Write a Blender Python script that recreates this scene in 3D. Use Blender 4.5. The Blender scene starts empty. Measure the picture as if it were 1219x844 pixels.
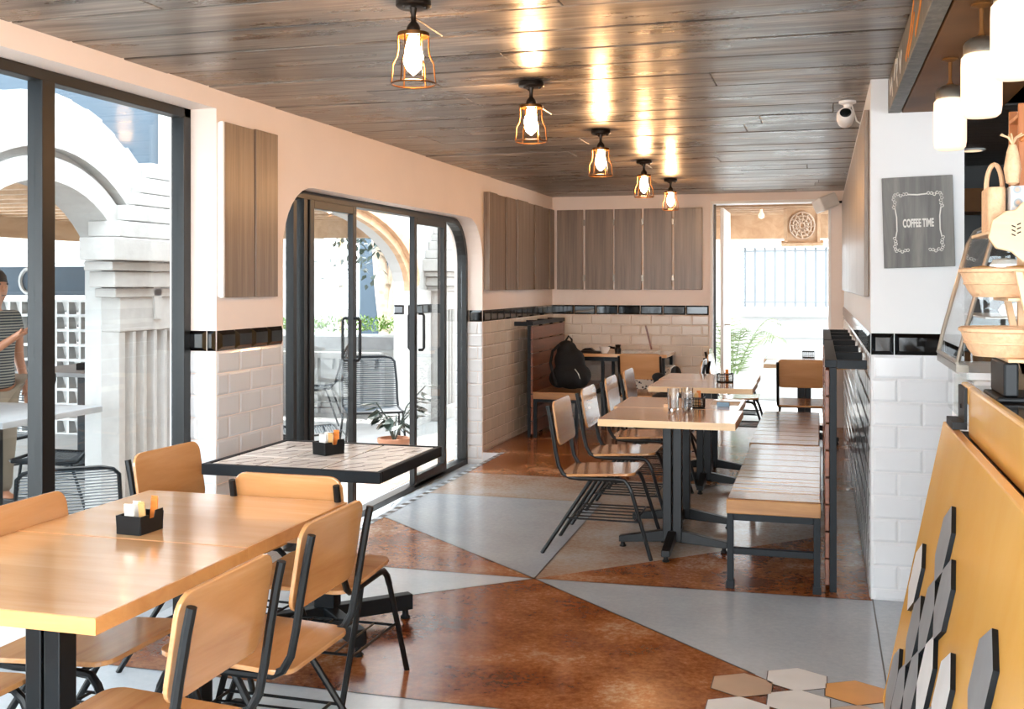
import bpy, bmesh, math, random
from mathutils import Vector, Matrix
random.seed(7)
PI = math.pi
S = bpy.context.scene
C = S.collection

# ------------------------------------------------------------ camera, sky, sun, exposure
cam = bpy.data.cameras.new('camera'); camo = bpy.data.objects.new('camera', cam); C.objects.link(camo)
camo.location = (0, 0, 1.42); camo.rotation_euler = (PI/2, 0, math.radians(15.942))
cam.sensor_fit = 'HORIZONTAL'; cam.sensor_width = 36; cam.lens = 1290/1219*36; cam.shift_y = -0.0689
cam.clip_start = .05; cam.clip_end = 200
S.camera = camo
w = bpy.data.worlds.new('World'); S.world = w; w.use_nodes = True
bg = w.node_tree.nodes['Background']; bg.inputs[0].default_value = (.86, .94, 1, 1); bg.inputs[1].default_value = 3.8
sun = bpy.data.lights.new('sun', 'SUN'); sun.energy = 4.0; sun.angle = .01; sun.color = (1, .95, .88)
suno = bpy.data.objects.new('sun', sun); C.objects.link(suno)
suno.rotation_euler = Vector((.10, -.52, -1)).to_track_quat('-Z', 'Y').to_euler()
S.view_settings.view_transform = 'Standard'; S.view_settings.look = 'None'
S.view_settings.gamma = 1; S.view_settings.use_curve_mapping = False
S.view_settings.exposure = 1.88

# ------------------------------------------------------------ materials
def lin(c):
    if isinstance(c, str):
        c = [int(c[i:i+2], 16)/255 for i in (0, 2, 4)]
    return tuple((x/12.92 if x <= .04045 else ((x+.055)/1.055)**2.4) for x in c) + (1,)
def base(name):
    m = bpy.data.materials.new(name); m.use_nodes = True
    nt = m.node_tree; return m, nt, nt.nodes['Principled BSDF']
def N(nt, t, **k):
    n = nt.nodes.new(t)
    for a, b in k.items():
        if a.startswith('i_'):
            n.inputs[a[2:].replace('_', ' ')].default_value = b
        else: setattr(n, a, b)
    return n
def ramp(nt, fac, stops):
    r = nt.nodes.new('ShaderNodeValToRGB'); e = r.color_ramp.elements
    while len(e) < len(stops): e.new(.5)
    for i, (p, c) in enumerate(stops): e[i].position = p; e[i].color = c
    nt.links.new(fac, r.inputs[0]); return r
def plain(name, col, rough=.5, metal=0, spec=.5, var=.06, scale=8, bump=0, coat=0):
    m, nt, b = base(name); c = lin(col)
    tc = N(nt, 'ShaderNodeTexCoord'); no = N(nt, 'ShaderNodeTexNoise'); no.inputs['Scale'].default_value = scale
    no.inputs['Detail'].default_value = 5
    nt.links.new(tc.outputs['Object'], no.inputs['Vector'])
    lo = tuple(x*(1-var) for x in c[:3])+(1,); hi = tuple(min(1, x*(1+var)) for x in c[:3])+(1,)
    r = ramp(nt, no.outputs['Fac'], [(.3, lo), (.7, hi)])
    nt.links.new(r.outputs[0], b.inputs['Base Color'])
    b.inputs['Roughness'].default_value = rough; b.inputs['Metallic'].default_value = metal
    b.inputs['Specular IOR Level'].default_value = spec; b.inputs['Coat Weight'].default_value = coat
    if bump:
        bp = N(nt, 'ShaderNodeBump'); bp.inputs['Strength'].default_value = bump; bp.inputs['Distance'].default_value = .01
        nt.links.new(no.outputs['Fac'], bp.inputs['Height']); nt.links.new(bp.outputs[0], b.inputs['Normal'])
    return m
def wood(name, cols, axis='X', rough=.35, scale=1, island=.25, bump=.15, streak=18, coat=0, spec=.5):
    """grain stretched along one axis; each board of a mesh differs"""
    m, nt, b = base(name); L = nt.links
    tc = N(nt, 'ShaderNodeTexCoord'); mp = N(nt, 'ShaderNodeMapping')
    s = {'X': (1.2, streak, streak), 'Y': (streak, 1.2, streak), 'Z': (streak, streak, 1.2)}[axis]
    mp.inputs['Scale'].default_value = tuple(x*scale for x in s)
    geo = N(nt, 'ShaderNodeNewGeometry'); mul = N(nt, 'ShaderNodeMath', operation='MULTIPLY'); mul.inputs[1].default_value = 37
    L.new(geo.outputs['Random Per Island'], mul.inputs[0])
    add = N(nt, 'ShaderNodeVectorMath', operation='ADD')
    L.new(tc.outputs['Object'], mp.inputs[0]); L.new(mp.outputs[0], add.inputs[0]); L.new(mul.outputs[0], add.inputs[1])
    n1 = N(nt, 'ShaderNodeTexNoise'); n1.inputs['Scale'].default_value = 1; n1.inputs['Detail'].default_value = 7
    n1.inputs['Roughness'].default_value = .62; n1.inputs['Distortion'].default_value = .6
    L.new(add.outputs[0], n1.inputs['Vector'])
    r = ramp(nt, n1.outputs['Fac'], [(.28+.44*i/(len(cols)-1), lin(c)) for i, c in enumerate(cols)])
    hs = N(nt, 'ShaderNodeHueSaturation')
    mr = N(nt, 'ShaderNodeMapRange'); mr.inputs[3].default_value = 1-island; mr.inputs[4].default_value = 1+island
    L.new(geo.outputs['Random Per Island'], mr.inputs[0]); L.new(mr.outputs[0], hs.inputs['Value'])
    L.new(r.outputs[0], hs.inputs['Color']); L.new(hs.outputs[0], b.inputs['Base Color'])
    b.inputs['Roughness'].default_value = rough; b.inputs['Coat Weight'].default_value = coat
    b.inputs['Coat Roughness'].default_value = .12; b.inputs['Specular IOR Level'].default_value = spec
    if bump:
        bp = N(nt, 'ShaderNodeBump'); bp.inputs['Strength'].default_value = bump; bp.inputs['Distance'].default_value = .004
        L.new(n1.outputs['Fac'], bp.inputs['Height']); L.new(bp.outputs[0], b.inputs['Normal'])
    return m
def emit(name, col, s):
    m, nt, b = base(name); b.inputs['Base Color'].default_value = lin(col)
    b.inputs['Emission Color'].default_value = lin(col); b.inputs['Emission Strength'].default_value = s; return m
def glass(name, tint=(1, 1, 1), boost=1.0):
    m = bpy.data.materials.new(name); m.use_nodes = True; nt = m.node_tree; nt.nodes.clear(); L = nt.links
    o = N(nt, 'ShaderNodeOutputMaterial'); mx = N(nt, 'ShaderNodeMixShader'); t = N(nt, 'ShaderNodeBsdfTransparent')
    g = N(nt, 'ShaderNodeBsdfGlossy'); g.inputs['Roughness'].default_value = .01; ge = N(nt, 'ShaderNodeNewGeometry'); dt = N(nt, 'ShaderNodeVectorMath', operation='DOT_PRODUCT'); L.new(ge.outputs['Incoming'], dt.inputs[0]); L.new(ge.outputs['Normal'], dt.inputs[1])
    ab = N(nt, 'ShaderNodeMath', operation='ABSOLUTE'); L.new(dt.outputs['Value'], ab.inputs[0])
    su = N(nt, 'ShaderNodeMath', operation='SUBTRACT'); su.inputs[0].default_value = 1; L.new(ab.outputs[0], su.inputs[1])
    pw = N(nt, 'ShaderNodeMath', operation='POWER'); pw.inputs[1].default_value = 5; L.new(su.outputs[0], pw.inputs[0])
    f = N(nt, 'ShaderNodeMath', operation='MULTIPLY_ADD'); f.inputs[1].default_value = .96; f.inputs[2].default_value = .035; L.new(pw.outputs[0], f.inputs[0])
    mu = N(nt, 'ShaderNodeMath', operation='MULTIPLY'); mu.inputs[1].default_value = boost; mu.use_clamp = True
    t.inputs[0].default_value = (*tint, 1)
    L.new(f.outputs[0], mu.inputs[0]); L.new(mu.outputs[0], mx.inputs[0]); L.new(t.outputs[0], mx.inputs[1]); L.new(g.outputs[0], mx.inputs[2]); L.new(mx.outputs[0], o.inputs[0])
    return m
M = {}
M['paint'] = plain('warm_wall_paint', 'f0e2d8', .6, var=.02, scale=3)
M['white'] = plain('white_wall_paint', 'dbdad9', .6, var=.02, scale=3)
M['trimwhite'] = plain('white_trim', 'f0eeea', .4, var=.02)
M['tile'] = plain('white_glazed_tile', 'd9dadb', .12, var=.03, scale=5)
M['tilecream'] = plain('cream_glazed_tile', 'ddd0c0', .12, var=.05, scale=5)
M['grout'] = plain('grout', 'cfcac4', .8)
M['blacktile'] = plain('black_glazed_tile', '0b0b0d', .06, var=.2)
M['black'] = plain('black_powder_coat', '0a0c0e', .4, var=.1, spec=.3)
M['frame'] = plain('black_steel_frame', '080a0b', .4, var=.1)
M['steel'] = plain('blue_black_steel', '10161b', .5, var=.15, spec=.25)
M['ceil'] = wood('ceiling_boards', ['2a2420', '544b42', '7a7066', 'a39a8e'], 'X', .27, 1, .32, .45, 22, spec=1)
def weather(m, lo=.42, hi=1.5):
    nt = m.node_tree; b = nt.nodes['Principled BSDF']; L = nt.links; src = b.inputs['Base Color'].links[0].from_socket
    tc = N(nt, 'ShaderNodeTexCoord'); mp = N(nt, 'ShaderNodeMapping'); mp.inputs['Scale'].default_value = (1.6, 5, 1)
    n = N(nt, 'ShaderNodeTexNoise'); n.inputs['Scale'].default_value = 1; n.inputs['Detail'].default_value = 9; n.inputs['Roughness'].default_value = .7
    L.new(tc.outputs['Object'], mp.inputs[0]); L.new(mp.outputs[0], n.inputs['Vector'])
    mr = N(nt, 'ShaderNodeMapRange'); mr.inputs[1].default_value = .35; mr.inputs[2].default_value = .65; mr.inputs[3].default_value = lo; mr.inputs[4].default_value = hi
    L.new(n.outputs['Fac'], mr.inputs[0]); h = N(nt, 'ShaderNodeHueSaturation'); L.new(mr.outputs[0], h.inputs['Value']); L.new(src, h.inputs['Color']); L.new(h.outputs[0], b.inputs['Base Color'])
    mr2 = N(nt, 'ShaderNodeMapRange'); mr2.inputs[1].default_value = .35; mr2.inputs[2].default_value = .65; mr2.inputs[3].default_value = .23; mr2.inputs[4].default_value = .42
    L.new(n.outputs['Fac'], mr2.inputs[0]); L.new(mr2.outputs[0], b.inputs['Roughness'])
weather(M['ceil'])
M['greyboard_z'] = wood('grey_stained_boards', ['6a5848', '84705e', '9c8874'], 'Z', .33, 1, .18, .25, 26)
M['maple'] = wood('varnished_maple', ['b06c2c', 'c9853f', 'd89a52'], 'Y', .22, .5, .05, .06, 12, coat=.3)
M['maple_x'] = wood('varnished_maple_tabletop', ['e0aa72', 'ecba86', 'f2c798'], 'X', .2, 1, .05, .05, 12, coat=1.0)
M['maple_edge'] = wood('orange_maple_edge', ['c88a4c', 'd4975a', 'dda468'], 'X', .3, 1, .03, .05, 12)
M['birch'] = wood('pale_table_boards', ['cba27c', 'dab089', 'e6c09b'], 'X', .2, 1, .06, .05, 12, coat=.8)
M['birch_edge'] = wood('pale_table_edge', ['cfa878', 'dcb888', 'e2c296'], 'X', .3, 1, .03, .05, 12)
M['ply'] = wood('chair_plywood', ['925a30', 'b27d4c', 'c08b58', 'ce9c6c'], 'Y', .24, .9, .05, .05, 7, coat=.8)
M['bench'] = wood('worn_bench_boards', ['5e3a20', '80552f', 'a0703f', 'b88a58'], 'X', .24, 1, .22, .3, 20, coat=.3)
M['benchy'] = wood('worn_bench_boards_long', ['5a3a25', '7a5436', '96704c'], 'Y', .28, 1, .15, .3, 20)
M['benchfront'] = wood('bench_front_edge', ['8a5c34', 'a5733f', 'bd8b52'], 'X', .4, 1, .1, .3, 14)
M['slat'] = wood('reddish_back_slats', ['5a2f1b', '7a4326', '925537'], 'Y', .35, 1, .2, .25, 16)
M['yellow'] = wood('yellow_painted_board', ['eeb052', 'f3ba60', 'f7c26c'], 'Z', .25, .6, .02, .05, 3, coat=.3)
M['granite'] = plain('dark_stone_worktop', '3a3430', .12, var=.5, scale=90)
M['brass'] = plain('brass_wire', '6b4726', .35, .9, var=.1)
M['bronze'] = plain('dark_bronze', '2a221c', .35, .6)
M['bulb'] = emit('bulb_glow', 'ffc488', 80)
M['filament'] = emit('filament', 'ffcf90', 60)
M['jar'] = emit('lit_milk_glass', 'ffe0b8', .3)
M['zinc'] = plain('jar_lid_metal', '8d8478', .3, .8)
M['glass'] = glass('window_glass', (.97, .985, .985))
M['tumbler'], _nt, _b = base('tumbler_glass'); _b.inputs['Transmission Weight'].default_value = 1; _b.inputs['Roughness'].default_value = 0; _b.inputs['IOR'].default_value = 1.45
M['stucco'] = plain('white_limestone', 'a19f9c', .85, var=.06, scale=14, bump=.5)
M['bluewall'] = plain('blue_grey_render', '3c4a56', .8, var=.05, scale=2)
M['beige'] = wood('beige_porch_boards', ['a88566', 'b89777', 'c6a688'], 'Y', .6, 1, .08, .1, 8)
M['outwhite'] = plain('white_render', 'b0b1b0', .8, var=.02)
M['concrete'] = plain('pale_concrete', '8f908f', .6, var=.1, scale=4)
M['bark'] = plain('pale_bark', 'cdb9a6', .85, var=.3, scale=12, bump=.6)
M['leaf'] = plain('green_leaves', '6c8c3a', .5, var=.4, scale=20)
M['darkleaf'] = plain('dark_leaves', '33403a', .45, var=.4, scale=12)
M['palm'] = plain('palm_leaves', '6d7f58', .5, var=.3, scale=12)
M['terracotta'] = plain('clay_pot', 'a8765a', .7)
M['cord'] = plain('grey_cord', '2c3943', .6)
M['cloth_black'] = plain('black_nylon', '08080a', .8, var=.3, scale=30, bump=.4)
M['paper'] = plain('newsprint', 'd6d2ca', .7, var=.18, scale=40)
M['cup'] = plain('white_glazed_ceramic', 'ece9e4', .15)
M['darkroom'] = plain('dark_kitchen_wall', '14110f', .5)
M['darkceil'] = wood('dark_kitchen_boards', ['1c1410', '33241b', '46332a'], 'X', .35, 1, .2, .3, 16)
M['soffit'] = plain('bronze_brown_soffit', '6a4320', .55, 0, spec=.15, var=.3, scale=3)
M['basket'] = plain('pale_woven_cane', 'e2b990', .55, var=.10, scale=60, bump=.6)
M['palewood'] = wood('pale_cut_wood', ['dbb080', 'e4bd90', 'ecc9a0'], 'X', .4, 1, .05, .05, 10)
M['cratewood'] = wood('orange_crate_wood', ['a8581c', 'c06e2a', 'd4843c'], 'Z', .45, 1, .15, .2, 14)
M['bread'] = plain('baked_pastry', 'cf9a52', .6, var=.35, scale=30, bump=.5)
M['flour'] = plain('white_icing', 'efe9e0', .6)
M['greyhex'] = plain('grey_cement_tile', '8b8d8f', .5, var=.1)
M['whitehex'] = plain('white_cement_tile', 'd9dbdb', .5, var=.05)
M['orangehex'] = plain('ochre_cement_tile', 'd9a05c', .4, var=.06)
M['beigehex'] = plain('sand_cement_tile', 'b9a08a', .4, var=.06)
M['skin'] = plain('skin', 'b07a5c', .5, var=.04)
M['hair'] = plain('black_hair', '15110f', .5)
M['khaki'] = plain('khaki_cloth', '8a7d6c', .8)
M['chalk'] = plain('white_chalk_paint', 'd9d4cc', .8)
M['orange'] = plain('orange_paint', 'd9822c', .6)
M['chalkgrey'] = wood('grey_chalkboard_wood', ['3e3b37', '5a5650', '757067'], 'Z', .5, 1, .1, .2, 26)
M['signgrey'] = wood('grey_signboard', ['4c4a46', '676460', '86827b'], 'Z', .55, 1.4, .02, .3, 14)
M['packet'] = plain('white_sugar_packet', 'e9e4dc', .5)
M['packet_o'] = plain('orange_printed_packet', 'cf7422', .5, var=.3, scale=40)
M['packet_t'] = plain('tan_sugar_packet', 'd2a468', .5)
M['plastic'] = plain('white_plastic', 'e6e3df', .35)
M['lens'] = plain('dark_lens', '0a1418', .05)
M['bluecard'] = plain('blue_card', '6f93ad', .4)
M['bargrey'] = plain('grey_bar_paint', '5c6368', .5)
M['darkgrout'] = plain('dark_grout', '1b1a19', .95, spec=.1)
M['speckle'] = None
def mk_speckle():
    m, nt, b = base('black_white_speckle'); v = N(nt, 'ShaderNodeTexVoronoi'); v.inputs['Scale'].default_value = 38
    tc = N(nt, 'ShaderNodeTexCoord'); nt.links.new(tc.outputs['Object'], v.inputs['Vector'])
    r = ramp(nt, v.outputs['Distance'], [(.36, (.02, .02, .02, 1)), (.42, (.75, .7, .62, 1))]); nt.links.new(r.outputs[0], b.inputs['Base Color']); return m
M['speckle'] = mk_speckle()
def mk_stripes():
    m, nt, b = base('striped_shirt'); wv = N(nt, 'ShaderNodeTexWave', bands_direction='Z'); wv.inputs['Scale'].default_value = 16
    tc = N(nt, 'ShaderNodeTexCoord'); nt.links.new(tc.outputs['Object'], wv.inputs['Vector'])
    r = ramp(nt, wv.outputs['Fac'], [(.45, lin('24303a')), (.6, lin('8d8d85'))]); nt.links.new(r.outputs[0], b.inputs['Base Color'])
    b.inputs['Roughness'].default_value = .85; return m
M['stripes'] = mk_stripes()
def mk_stone(name, cols, rough, sc=1.6, lo=.30, hi=.70):
    m, nt, b = base(name); L = nt.links; tc = N(nt, 'ShaderNodeTexCoord')
    n1 = N(nt, 'ShaderNodeTexNoise'); n1.inputs['Scale'].default_value = sc; n1.inputs['Detail'].default_value = 8; n1.inputs['Roughness'].default_value = .6
    n2 = N(nt, 'ShaderNodeTexNoise'); n2.inputs['Scale'].default_value = 38; n2.inputs['Detail'].default_value = 6; n2.inputs['Roughness'].default_value = .75
    L.new(tc.outputs['Object'], n1.inputs['Vector']); L.new(tc.outputs['Object'], n2.inputs['Vector'])
    mx = N(nt, 'ShaderNodeMix', data_type='FLOAT'); mx.inputs[0].default_value = .38
    L.new(n1.outputs['Fac'], mx.inputs[2]); L.new(n2.outputs['Fac'], mx.inputs[3])
    r = ramp(nt, mx.outputs[0], [(lo+(hi-lo)*i/(len(cols)-1), lin(c)) for i, c in enumerate(cols)])
    L.new(r.outputs[0], b.inputs['Base Color'])
    mr = N(nt, 'ShaderNodeMapRange'); mr.inputs[1].default_value = .35; mr.inputs[2].default_value = .65; mr.inputs[3].default_value = rough*.85; mr.inputs[4].default_value = rough*1.3
    L.new(n2.outputs['Fac'], mr.inputs[0]); L.new(mr.outputs[0], b.inputs['Roughness'])
    b.inputs['Specular IOR Level'].default_value = .55
    return m
M['fbrown'] = mk_stone('acid_stained_brown_concrete', ['532613', '82441f', 'a3663a', 'c49c7c'], .17, 2.2, .36, .64)
M['fgrey'] = mk_stone('grey_polished_concrete', ['9ea9b3', 'aeb8c1', 'bdc6ce'], .2)
M['fpale'] = mk_stone('pale_blue_concrete', ['bcc8d2', 'cad4dc', 'd6dee4'], .2)
M['fmix'] = mk_stone('brown_grey_concrete', ['8a6048', 'a88c78', 'b4aca4', 'b8bcbe'], .2)
def mk_marble():
    m, nt, b = base('streaked_white_tile'); L = nt.links; tc = N(nt, 'ShaderNodeTexCoord'); mp = N(nt, 'ShaderNodeMapping')
    mp.inputs['Rotation'].default_value = (0, 0, math.radians(-38)); mp.inputs['Scale'].default_value = (34, 3.2, 1)
    n = N(nt, 'ShaderNodeTexNoise'); n.inputs['Scale'].default_value = 1; n.inputs['Detail'].default_value = 2
    L.new(tc.outputs['Object'], mp.inputs[0]); L.new(mp.outputs[0], n.inputs['Vector'])
    r = ramp(nt, n.outputs['Fac'], [(.28, lin('8c8680')), (.33, lin('eee6de')), (.5, lin('f8f3ee'))]); L.new(r.outputs[0], b.inputs['Base Color'])  # white with darker diagonal streaks
    b.inputs['Roughness'].default_value = .18; return m
M['marble'] = mk_marble()

# ------------------------------------------------------------ mesh helpers
class MB:
    def __init__(s): s.v = []; s.f = []; s.m = []; s.cur = 0
    def mat(s, i): s.cur = i; return s
    def face(s, pts, rev=False):
        n = len(s.v); s.v += [tuple(p) for p in pts]; i = list(range(n, n+len(pts)))
        s.f.append(i[::-1] if rev else i); s.m.append(s.cur)
    def poly(s, vs, fs):
        n = len(s.v); s.v += [tuple(p) for p in vs]
        for f in fs: s.f.append([n+i for i in f]); s.m.append(s.cur)
    def box(s, x0, x1, y0, y1, z0, z1, T=None):
        vs = [Vector((x, y, z)) for z in (z0, z1) for y in (y0, y1) for x in (x0, x1)]
        if T is not None: vs = [T @ v for v in vs]
        s.poly(vs, [(0, 2, 3, 1), (4, 5, 7, 6), (0, 1, 5, 4), (2, 6, 7, 3), (0, 4, 6, 2), (1, 3, 7, 5)]); return s
    def tube(s, pts, r, n=8, closed=False, caps=True):
        P = [Vector(p) for p in pts]; k = len(P); rr = r if isinstance(r, (list, tuple)) else [r]*k
        up = None; rings = []
        for i in range(k):
            if closed: d = (P[(i+1) % k]-P[i-1])
            else: d = P[min(i+1, k-1)]-P[max(i-1, 0)]
            d.normalize()
            if up is None:
                up = Vector((0, 0, 1)) if abs(d.z) < .9 else Vector((1, 0, 0))
            a = (up - d*up.dot(d)).normalized(); up = a; b = d.cross(a)
            rings.append([P[i]+(a*math.cos(2*PI*j/n)+b*math.sin(2*PI*j/n))*rr[i] for j in range(n)])
        vs = [q for g in rings for q in g]; fs = []
        for i in range(k if closed else k-1):
            i2 = (i+1) % k
            for j in range(n):
                j2 = (j+1) % n; fs.append((i*n+j, i*n+j2, i2*n+j2, i2*n+j))
        if not closed and caps: fs += [tuple(range(n-1, -1, -1)), tuple((k-1)*n+j for j in range(n))]
        s.poly(vs, fs); return s
    def lathe(s, prof, n=20, c=(0, 0, 0), T=None):
        vs = []; fs = []
        for r, z in prof:
            for j in range(n):
                v = Vector((c[0]+r*math.cos(2*PI*j/n), c[1]+r*math.sin(2*PI*j/n), c[2]+z))
                vs.append(T @ v if T is not None else v)
        for i in range(len(prof)-1):
            for j in range(n):
                j2 = (j+1) % n; fs.append((i*n+j, i*n+j2, (i+1)*n+j2, (i+1)*n+j))
        if prof[0][0] > 1e-4: fs.append(tuple(range(n-1, -1, -1)))
        if prof[-1][0] > 1e-4: fs.append(tuple((len(prof)-1)*n+j for j in range(n)))
        s.poly(vs, fs); return s
    def prism(s, out, a, b, ax='z', T=None):
        """outline (2D) extruded from a to b along ax; the 2D coords fill the other two axes in order"""
        def mk(p, t):
            v = Vector((p[0], p[1], t)) if ax == 'z' else Vector((t, p[0], p[1])) if ax == 'x' else Vector((p[0], t, p[1]))
            return T @ v if T is not None else v
        n = len(out); vs = [mk(p, a) for p in out]+[mk(p, b) for p in out]
        fs = [tuple(range(n-1, -1, -1)), tuple(range(n, 2*n))]+[(i, (i+1) % n, n+(i+1) % n, n+i) for i in range(n)]
        s.poly(vs, fs); return s
    def build(s, name, mats, parent=None, smooth=False, bevel=0, seg=2, fix=True):
        me = bpy.data.meshes.new(name); me.from_pydata(s.v, [], s.f)
        if not isinstance(mats, (list, tuple)): mats = [mats]
        for m in mats: me.materials.append(M[m] if isinstance(m, str) else m)
        for p, i in zip(me.polygons, s.m): p.material_index = i
        if fix:
            bm = bmesh.new(); bm.from_mesh(me); bmesh.ops.recalc_face_normals(bm, faces=bm.faces); bm.to_mesh(me); bm.free()
        if smooth:
            for p in me.polygons: p.use_smooth = True
            me.set_sharp_from_angle(angle=math.radians(40))
        o = bpy.data.objects.new(name, me); C.objects.link(o)
        if parent: o.parent = parent
        if bevel:
            b = o.modifiers.new('Bevel', 'BEVEL'); b.width = bevel; b.segments = seg; b.limit_method = 'ANGLE'; b.angle_limit = .6
        return o
def tag(o, label, cat, group=None, kind=None):
    o['label'] = label; o['category'] = cat
    if group: o['group'] = group
    if kind: o['kind'] = kind
    return o
def thing(name, label, cat, loc=(0, 0, 0), rz=0, group=None):
    o = bpy.data.objects.new(name, None); C.objects.link(o); o.empty_display_size = .1
    o.location = loc; o.rotation_euler = (0, 0, rz); return tag(o, label, cat, group)
def struct(o): o['kind'] = 'structure'; return o
def dup(root, loc, rz=None, label=None, group=None):
    def cp(o, par):
        c = o.copy(); C.objects.link(c); c.parent = par
        for ch in o.children: cp(ch, c)
        return c
    r = cp(root, None); r.location = loc
    if rz is not None: r.rotation_euler = (0, 0, rz)
    if label: r['label'] = label
    if group: r['group'] = group
    return r
def arc(cx, cy, r, a0, a1, n=8):
    return [(cx+r*math.cos(math.radians(a0+(a1-a0)*i/n)), cy+r*math.sin(math.radians(a0+(a1-a0)*i/n))) for i in range(n+1)]
def rrect(x0, x1, y0, y1, r, n=5):
    return arc(x1-r, y1-r, r, 0, 90, n)+arc(x0+r, y1-r, r, 90, 180, n)+arc(x0+r, y0+r, r, 180, 270, n)+arc(x1-r, y0+r, r, 270, 360, n)
def clip(poly, a, b):
    """keep the side left of the line a->b"""
    out = []; n = len(poly)
    sd = lambda p: (b[0]-a[0])*(p[1]-a[1])-(b[1]-a[1])*(p[0]-a[0])
    for i in range(n):
        p, q = poly[i], poly[(i+1) % n]; sp, sq = sd(p), sd(q)
        if sp >= 0: out.append(p)
        if sp*sq < 0:
            t = sp/(sp-sq); out.append((p[0]+(q[0]-p[0])*t, p[1]+(q[1]-p[1])*t))
    return out

XL, XR, YB, HC = -2.75, .213, 11.19, 2.339       # left wall, right wall, back wall, ceiling
XF = -2.92                                       # plane of the window and door frames
YC = 5.139                                       # front of the pier on the right

# ------------------------------------------------------------ floor
def floor():
    mb = MB(); CT = (-1.33, 5.05)
    dirs = {1: (1.132, -1.053), 2: (1.536, .062), 25: (.59, .57), 3: (-.03, 1.414), 4: (-1.11, .98), 5: (-.78, 0), 6: (-.675, -.61)}
    def far(k): d = dirs[k]; l = math.hypot(*d); return (CT[0]+d[0]/l*30, CT[1]+d[1]/l*30)
    def rect(x0, x1, y0, y1): return [(x0, y0), (x1, y0), (x1, y1), (x0, y1)]
    def put(poly, m):
        if len(poly) > 2: mb.mat(m).face([(p[0], p[1], 0) for p in poly])
    order = [1, 2, 25, 3, 4, 5, 6, 1]; mats = [1, 0, 3, 1, 0, 2, 0]
    xl = -2.58
    R = rect(xl, .22, 3.47, 6.92)
    for i in range(7):
        a, b = order[i], order[i+1]
        p = clip(R, CT, far(a)); p = clip(p, far(b), CT)
        if i == 6:     # reflex sector: split in two
            mid = (CT[0]-.1, CT[1]-30)
            p = clip(clip(R, CT, far(6)), mid, CT); q = clip(clip(R, CT, mid), far(1), CT)
            put(p, 0); put(q, 0)
        else: put(p, mats[i])
    put(rect(xl, .22, 6.92, 7.75), 3); put(rect(xl, .22, 7.75, YB+.3), 0)
    put(rect(xl, .22, -3, 3.47), 2)
    put(rect(XL, xl, -3, 5.2), 2); put(rect(XL, xl, 8.72, YB+.3), 0)
    put(rect(.22, 4, -3, YB+.3), 1)
    # left recess of the window
    put(rect(-3.0, XL, -3, 4.54), 1)
    # ramp down to the sliding door
    mb.mat(0).face([(xl, 5.2, 0), (xl, 8.72, 0), (XL-.02, 8.72, -.1), (XL-.02, 5.2, -.1)])
    mb.mat(1).face([(XL-.02, 5.2, -.1), (XL-.02, 8.72, -.1), (-3.05, 8.72, -.1), (-3.05, 5.2, -.1)])
    mb.mat(4).face([(xl, 8.72, 0), (XL, 8.72, -.1), (XL, 8.72, 0)])
    mb.mat(4).face([(xl, 5.2, 0), (XL, 5.2, -.1), (XL, 5.2, 0)])
    # underside
    mb.mat(1).face([(-3.0, -3, -.3), (4, -3, -.3), (4, YB+.3, -.3), (-3.0, YB+.3, -.3)])
    # dark seams between the colours
    mb.mat(5)
    for k in (1, 2, 3, 4, 5, 6):
        d = Vector(dirs[k]).normalized(); ln = {1: 1.5, 2: 1.54, 3: 1.87, 4: 1.62, 5: 1.25, 6: 1.7}[k]; n = Vector((-d.y, d.x))*.0035
        a = Vector(CT); b = a+d*ln; mb.face([(*(a+n), .0012), (*(a-n), .0012), (*(b-n), .0012), (*(b+n), .0012)])
    for (x0, y0, x1, y1) in [(.221, -1, .221, YC), (xl, 3.47, -.6, 3.47), (xl, 6.92, -1.3, 6.92)]:
        a = Vector((x0, y0)); b = Vector((x1, y1)); d = (b-a).normalized(); n = Vector((-d.y, d.x))*.003
        mb.face([(*(a+n), .0012), (*(a-n), .0012), (*(b-n), .0012), (*(b+n), .0012)])
    # dashed mosaic trim along the ramp
    y = 5.25
    while y < 8.7:
        mb.mat(5).face([(xl-.02, y, .0016), (xl+.02, y, .0016), (xl+.02, y+.06, .0016), (xl-.02, y+.06, .0016)]); 
        mb.mat(2).face([(xl-.02, y+.065, .0016), (xl+.02, y+.065, .0016), (xl+.02, y+.12, .0016), (xl-.02, y+.12, .0016)]); y += .125
    # hexagonal tiles let into the floor
    r = .118
    cs = [(.115, 3.945, 6), (-.085, 4.02, 7), (-.075, 3.80, 7), (-.27, 3.91, 8), (-.27, 3.68, 7), (.125, 3.715, 8), (-.085, 3.57, 6), (.13, 3.49, 7), (-.28, 3.44, 8)]
    for cx, cy, m in cs:
        mb.mat(m).face([(cx+r*math.cos(PI/6+PI/3*i), cy+r*math.sin(PI/6+PI/3*i), .002) for i in range(6)])
        mb.mat(5).face([(cx+(r+.004)*math.cos(PI/6+PI/3*i), cy+(r+.004)*math.sin(PI/6+PI/3*i), .001) for i in range(6)])
    o = mb.build('floor', ['fbrown', 'fgrey', 'fpale', 'fmix', 'tile', 'bronze', 'orangehex', 'whitehex', 'beigehex'], fix=False)
    return struct(o)
floor()

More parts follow.
